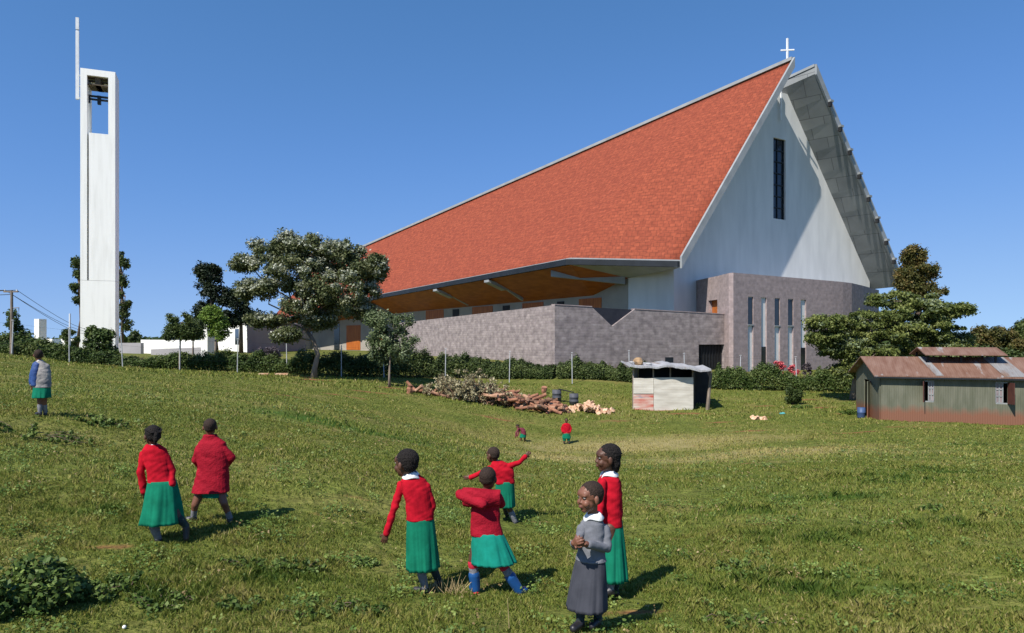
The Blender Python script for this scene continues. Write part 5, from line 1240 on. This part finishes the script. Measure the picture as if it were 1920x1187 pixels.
for px, py, hpx, lab in ((1044, 753, 22, 'dark steel drum carrying the left end of the plank'), (1076, 760, 22, 'dark steel drum carrying the right end of the plank')):
    x, y = gray(px, py); z = gz(x, y); h = hpx/F*y; r = 8.5/F*y
    mb = MB().tube([(x, y, z-.03), (x, y, z+h*.33), (x, y, z+h*.35), (x, y, z+h*.37), (x, y, z+h*.66), (x, y, z+h*.68), (x, y, z+h*.7), (x, y, z+h)], [r, r, r*1.06, r, r, r*1.06, r, r], 18)
    tag(mb.build('drum', M_drum, None, True, base=(x, y, z)), lab, 'drum')
    if px == 1044: dl = Vector((x, y+.1, z+h))
    else: dr_ = Vector((x, y+.1, z+h))
mb = MB(); a, c = dl+Vector((.1, 0, .02)), dr_+Vector((0, 0, .03)); d = (c-a); nn = Vector((0, .16, 0)); up_ = Zv*.05
mb.add([a-nn, a+nn, c+nn, c-nn, a-nn+up_, a+nn+up_, c+nn+up_, c-nn+up_], [(0, 1, 2, 3), (4, 7, 6, 5), (0, 4, 5, 1), (1, 5, 6, 2), (2, 6, 7, 3), (3, 7, 4, 0)])
tag(mb.build('plank', M_black, None, base=a), 'black plank laid across the two drums', 'plank')
for px, lab in ((495, 'pale plank end lying on the grass before the left hedge, the left one'), (528, 'pale plank lying on the grass left of the big tree')):
    x, y = gray(px, 703); o = MB().box((x, y, gz(x, y)+.05), .8 if px > 500 else .55, .3, .1, .1).build('plank', M_split, None, base=(x, y, gz(x, y))); tag(o, lab, 'plank')
x, y = gray(1467, 777); bm = bmesh.new(); bmesh.ops.create_icosphere(bm, subdivisions=2, radius=.14)
for v in bm.verts: v.co *= 1+.6*mnoise.noise(v.co*14); v.co.z *= .4
me = bpy.data.meshes.new('plastic_scrap'); bm.to_mesh(me); bm.free(); me.transform(Matrix.Translation((x, y, gz(x, y)+.05)))
tag(link('plastic_scrap', me, mat('turquoise_plastic', (.1, .42, .42), (.08, .3, .3)), None, False, base=(x, y, gz(x, y))), 'crumpled turquoise plastic scrap on the grass right of the kiosk', 'litter')
x, y = gray(233, 1181); bm = bmesh.new(); bmesh.ops.create_icosphere(bm, subdivisions=2, radius=.015); me = bpy.data.meshes.new('stone'); bm.to_mesh(me); bm.free(); me.transform(Matrix.Translation((x, y, gz(x, y)+.018)))
tag(link('stone', me, M_white, None, True, base=(x, y, gz(x, y))), 'small white pebble in the grass at the bottom left', 'stone')

# ------------------------------------------------------------------ weeds and grass
LWD = leafmat('weed_leaf', [(0, (.05, .09, .015)), (.5, (.11, .17, .035)), (1, (.22, .28, .075))], .3)
LWK = leafmat('bush_leaf', [(0, (.035, .07, .015)), (.5, (.085, .135, .03)), (1, (.20, .27, .065))], .25)
def weed(label, x, y, rx, ry, h, n, ls, m=LWD, stems=14, group=None):
    b = Vector((x, y, gz(x, y))); t = thing('weed_clump', label, 'weed', b, group); mb = MB(); C = []
    for i in range(stems):
        a = random.uniform(0, 6.3); q = random.random()**.5; e = Vector((x+math.cos(a)*rx*q, y+math.sin(a)*ry*q, 0)); hh_ = h*(1-.55*q*q)*random.uniform(.6, 1.1)
        e.z = gz(e.x, e.y)+hh_; s = Vector((x+(e.x-x)*.3, y+(e.y-y)*.3, gz(x+(e.x-x)*.3, y+(e.y-y)*.3)-.02)); limb(mb, s, e, .006, .003, 4, .15, 4)
        for k in range(4): C.append(tuple(s.lerp(e, .25+.25*k)))
    mb.build('stems', M_bark, t)
    C = np.array(C); Q = np.full((len(C), 3), max(.03, h*.22)); p, o = leafcloud(C, Q, n, ls, shell=.1)
    g_ = gza(p[:, 0], p[:, 1])+.01; p[:, 2] = np.maximum(p[:, 2], g_)
    link('leaves', leafmesh('leaves', p, o, ls, None, None, 3., aspect=.6), m, t); return t
x, y = gray(45, 1150)
weed('big leafy dark bush filling the bottom left corner', x-.16, y+.1, .46, .42, .38, 5600, .055, LWK, 60)
x, y = gray(160, 1120); weed('medium leafy weed beside the corner bush', x, y, .34, .22, .15, 1700, .034, LWK, 30)
x, y = gray(225, 1110); weed('low weed patch trailing right from the corner bush', x, y, .35, .22, .14, 900, .045)
WL = [(45, 812, .9, .22, 'weedy tuft below the child in the blue jacket'), (185, 795, .45, .2, 'dark weed tuft right of the child in the blue jacket'), (560, 1070, .25, .16, 'leafy weed on the grass left of centre with a dark gap'), (470, 1065, .3, .12, 'light green weed patch left of its darker neighbour'),
      (690, 1062, .14, .1, 'small dark weed left of the leaning child with the long green skirt'), (440, 1140, .22, .12, 'yellowish weed near the bottom edge below the coat child'), (600, 1145, .3, .12, 'spreading weed on the bottom grass left of centre'), (1390, 1068, .28, .14, 'dark leafed weed on the grass right of the grey uniform child'), (1400, 1168, .3, .1, 'low yellow green weed at the bottom right of the children'),
      (1745, 958, .18, .1, 'small dark tuft on the far right grass'), (1505, 765, .5, .3, 'weedy heap left of the barrel by the shed'), (1590, 778, .7, .35, 'brown weedy mound at the left corner of the shed'), (700, 1150, .15, .08, 'little weed on the bottom grass in the middle'), (300,1135,.25,.12,'low weed tuft in the lower left grass')]
for px, py, r, h, lab in WL:
    x, y = gray(px, py); weed(lab, x, y, r*1.25, r*.7, h*.62, int(420+900*r), .022+.0032*y, stems=20)
# grass blades
def blades(n, y0, y1, hgt, wid, seed, pw=1.0):
    r = np.random.default_rng(seed); Y = y0+(y1-y0)*r.random(n)**pw; X = (r.random(n)*2-1)*(.76*Y+.3)
    # clump
    k = r.integers(0, n//9, n); cxo = r.normal(size=(n//9, 2))*.0
    lush = patchval(X, Y, LUSH); lush = lush*np.clip(.45+1.5*np.array([mnoise.noise(Vector((x*2.7, y*4, 2))) for x, y in zip(X, Y)]), 0, 1.15); dry = patchval(X, Y, DRY); dirt = patchval(X, Y, DIRT)
    big = np.sin(X*.9+1.3*np.sin(Y*.7))*np.sin(Y*1.1+X*.35)*.5+.5
    nz = np.array([mnoise.noise(Vector((x*2.2, y*2.2, 0))) for x, y in zip(X[::1], Y[::1])])
    nz2 = np.array([mnoise.noise(Vector((x*9, y*9, 4))) for x, y in zip(X, Y)])+.9*np.array([mnoise.noise(Vector((x*.55, y*.8, 7))) for x, y in zip(X, Y)])
    keep = (dirt < .25+.5*r.random(n))&(r.random(n) < .80+.6*nz2+.2*nz)
    X, Y, lush, dry, nz, nz2, big = [q[keep] for q in (X, Y, lush, dry, nz, nz2, big)]; n = len(X)
    H = hgt*(.45+.7*r.random(n))*(1+1.5*lush+.6*nz+.8*nz2)*(1+.25*big); H = np.maximum(H, hgt*.3)
    W = wid*(.6+.8*r.random(n))
    a = r.random(n)*6.283; lean = (.25+.75*r.random(n))*H; la = r.random(n)*6.283
    base = np.stack([X, Y, gza(X, Y)-.005], 1)
    side = np.stack([np.cos(a), np.sin(a), 0*a], 1)*W[:, None]*.5
    tip = base+np.stack([np.cos(la)*lean, np.sin(la)*lean, H], 1)
    mid = base+np.stack([np.cos(la)*lean*.3, np.sin(la)*lean*.3, H*.6], 1)
    V = np.stack([base-side, base+side, mid+side*.8, tip, mid-side*.8], 1).reshape(-1, 3)
    F5 = np.arange(5*n).reshape(n, 5)
    rnd = np.clip(.42+.24*nz+.26*nz2+.14*r.normal(size=n)-.38*lush+.5*dry+.12*(big-.5), .02, .88); rnd = np.where(r.random(n) < .02, .97, rnd)
    return V, F5, np.repeat(rnd, 5)
M_grass = leafmat('grass_blade', [(0, (.040, .085, .010)), (.3, (.125, .175, .026)), (.55, (.225, .245, .046)), (.8, (.34, .30, .09)), (1, (.44, .37, .17))], .3, .6)
Vs = []; Fs = []; Rs = []; off = 0
for args in ((230000, 4.8, 9.0, .036, .0075, 1, .85), (190000, 9.0, 17, .042, .013, 2, .8), (120000, 17, 34, .05, .026, 3, .8), (40000, 34, 46, .09, .05, 4, .9)):
    V, F_, r_ = blades(*args); Vs.append(V); Fs.append(F_+off); Rs.append(r_); off += len(V)
gme = npmesh('grass', np.concatenate(Vs), np.concatenate(Fs), np.concatenate(Rs))
gm_ = rng
def cover(n, y0, y1, ls, name, m, thr, lab, zoff):
    Y = y0+(y1-y0)*rng.random(n)**.8; X = (rng.random(n)*2-1)*(.76*Y+.3)
    v = np.array([mnoise.noise(Vector((x*1.6+11, y*1.6, zoff)))+.5*mnoise.noise(Vector((x*5, y*5, zoff))) for x, y in zip(X, Y)]); k = v > thr
    X, Y, v = X[k], Y[k], v[k]; Z = gza(X, Y)+.004+rng.random(len(X))*.05*(1+2*v)
    up_ = np.tile([0, -.3, 1.2], (len(X), 1)); me = leafmesh(name, np.stack([X, Y, Z], 1), up_, ls, None, None, 4., aspect=.75)
    tag(link(name, me, m), lab, 'ground cover', None, 'stuff')
cover(90000, 4.8, 11, .028, 'clover', leafmat('clover_leaf', [(0, (.05, .10, .02)), (.5, (.12, .19, .035)), (1, (.26, .32, .08))], .3), .32, 'patches of small round leaved clover among the near grass', 2)
cover(60000, 11, 24, .05, 'clover', leafmat('clover_far', [(0, (.05, .09, .02)), (.5, (.11, .16, .035)), (1, (.24, .28, .08))], .3), .34, 'patches of low broad leaved growth across the middle of the pasture', 5)
cover(45000, 4.8, 20, .026, 'dead_leaves', leafmat('dead_leaf', [(0, (.12, .08, .03)), (.5, (.24, .17, .075)), (1, (.38, .30, .15))], .1), .46, 'scattered dry brown leaf litter in the grass', 9)
tag(link('grass', gme, M_grass), 'short rough pasture grass with straw blades and bare spots', 'grass', None, 'stuff')
# dry stalks near the centre
x, y = gray(955, 1186); mb = MB().tube([(x, y, gz(x, y)-.02), (x-.005, y, gz(x, y)+.12), (x-.015, y, gz(x, y)+.26)], [.004, .003, .002], 5)
M_straw = mat('straw', (.42, .32, .16), (.30, .22, .11), .9, 5)
tag(mb.build('dry_stalk', M_straw, None, base=(x, y, gz(x, y))), 'single thin dry stalk standing at the bottom centre', 'stalk')
x, y = gray(840, 1112); mb = MB()
for i in range(46):
    a = Vector((x+random.gauss(0, .09), y-.05+random.gauss(0, .04), 0)); a.z = gz(a.x, a.y); mb.tube([a, a+Vector((random.gauss(0, .06), random.gauss(0, .03), random.uniform(.06, .17)))], [.0035, .0015], 3)
tag(mb.build('straw_tuft', M_straw, None, base=(x, y, gz(x, y))), 'tuft of dry straw right of the legs of the child in the long green skirt', 'grass tuft')
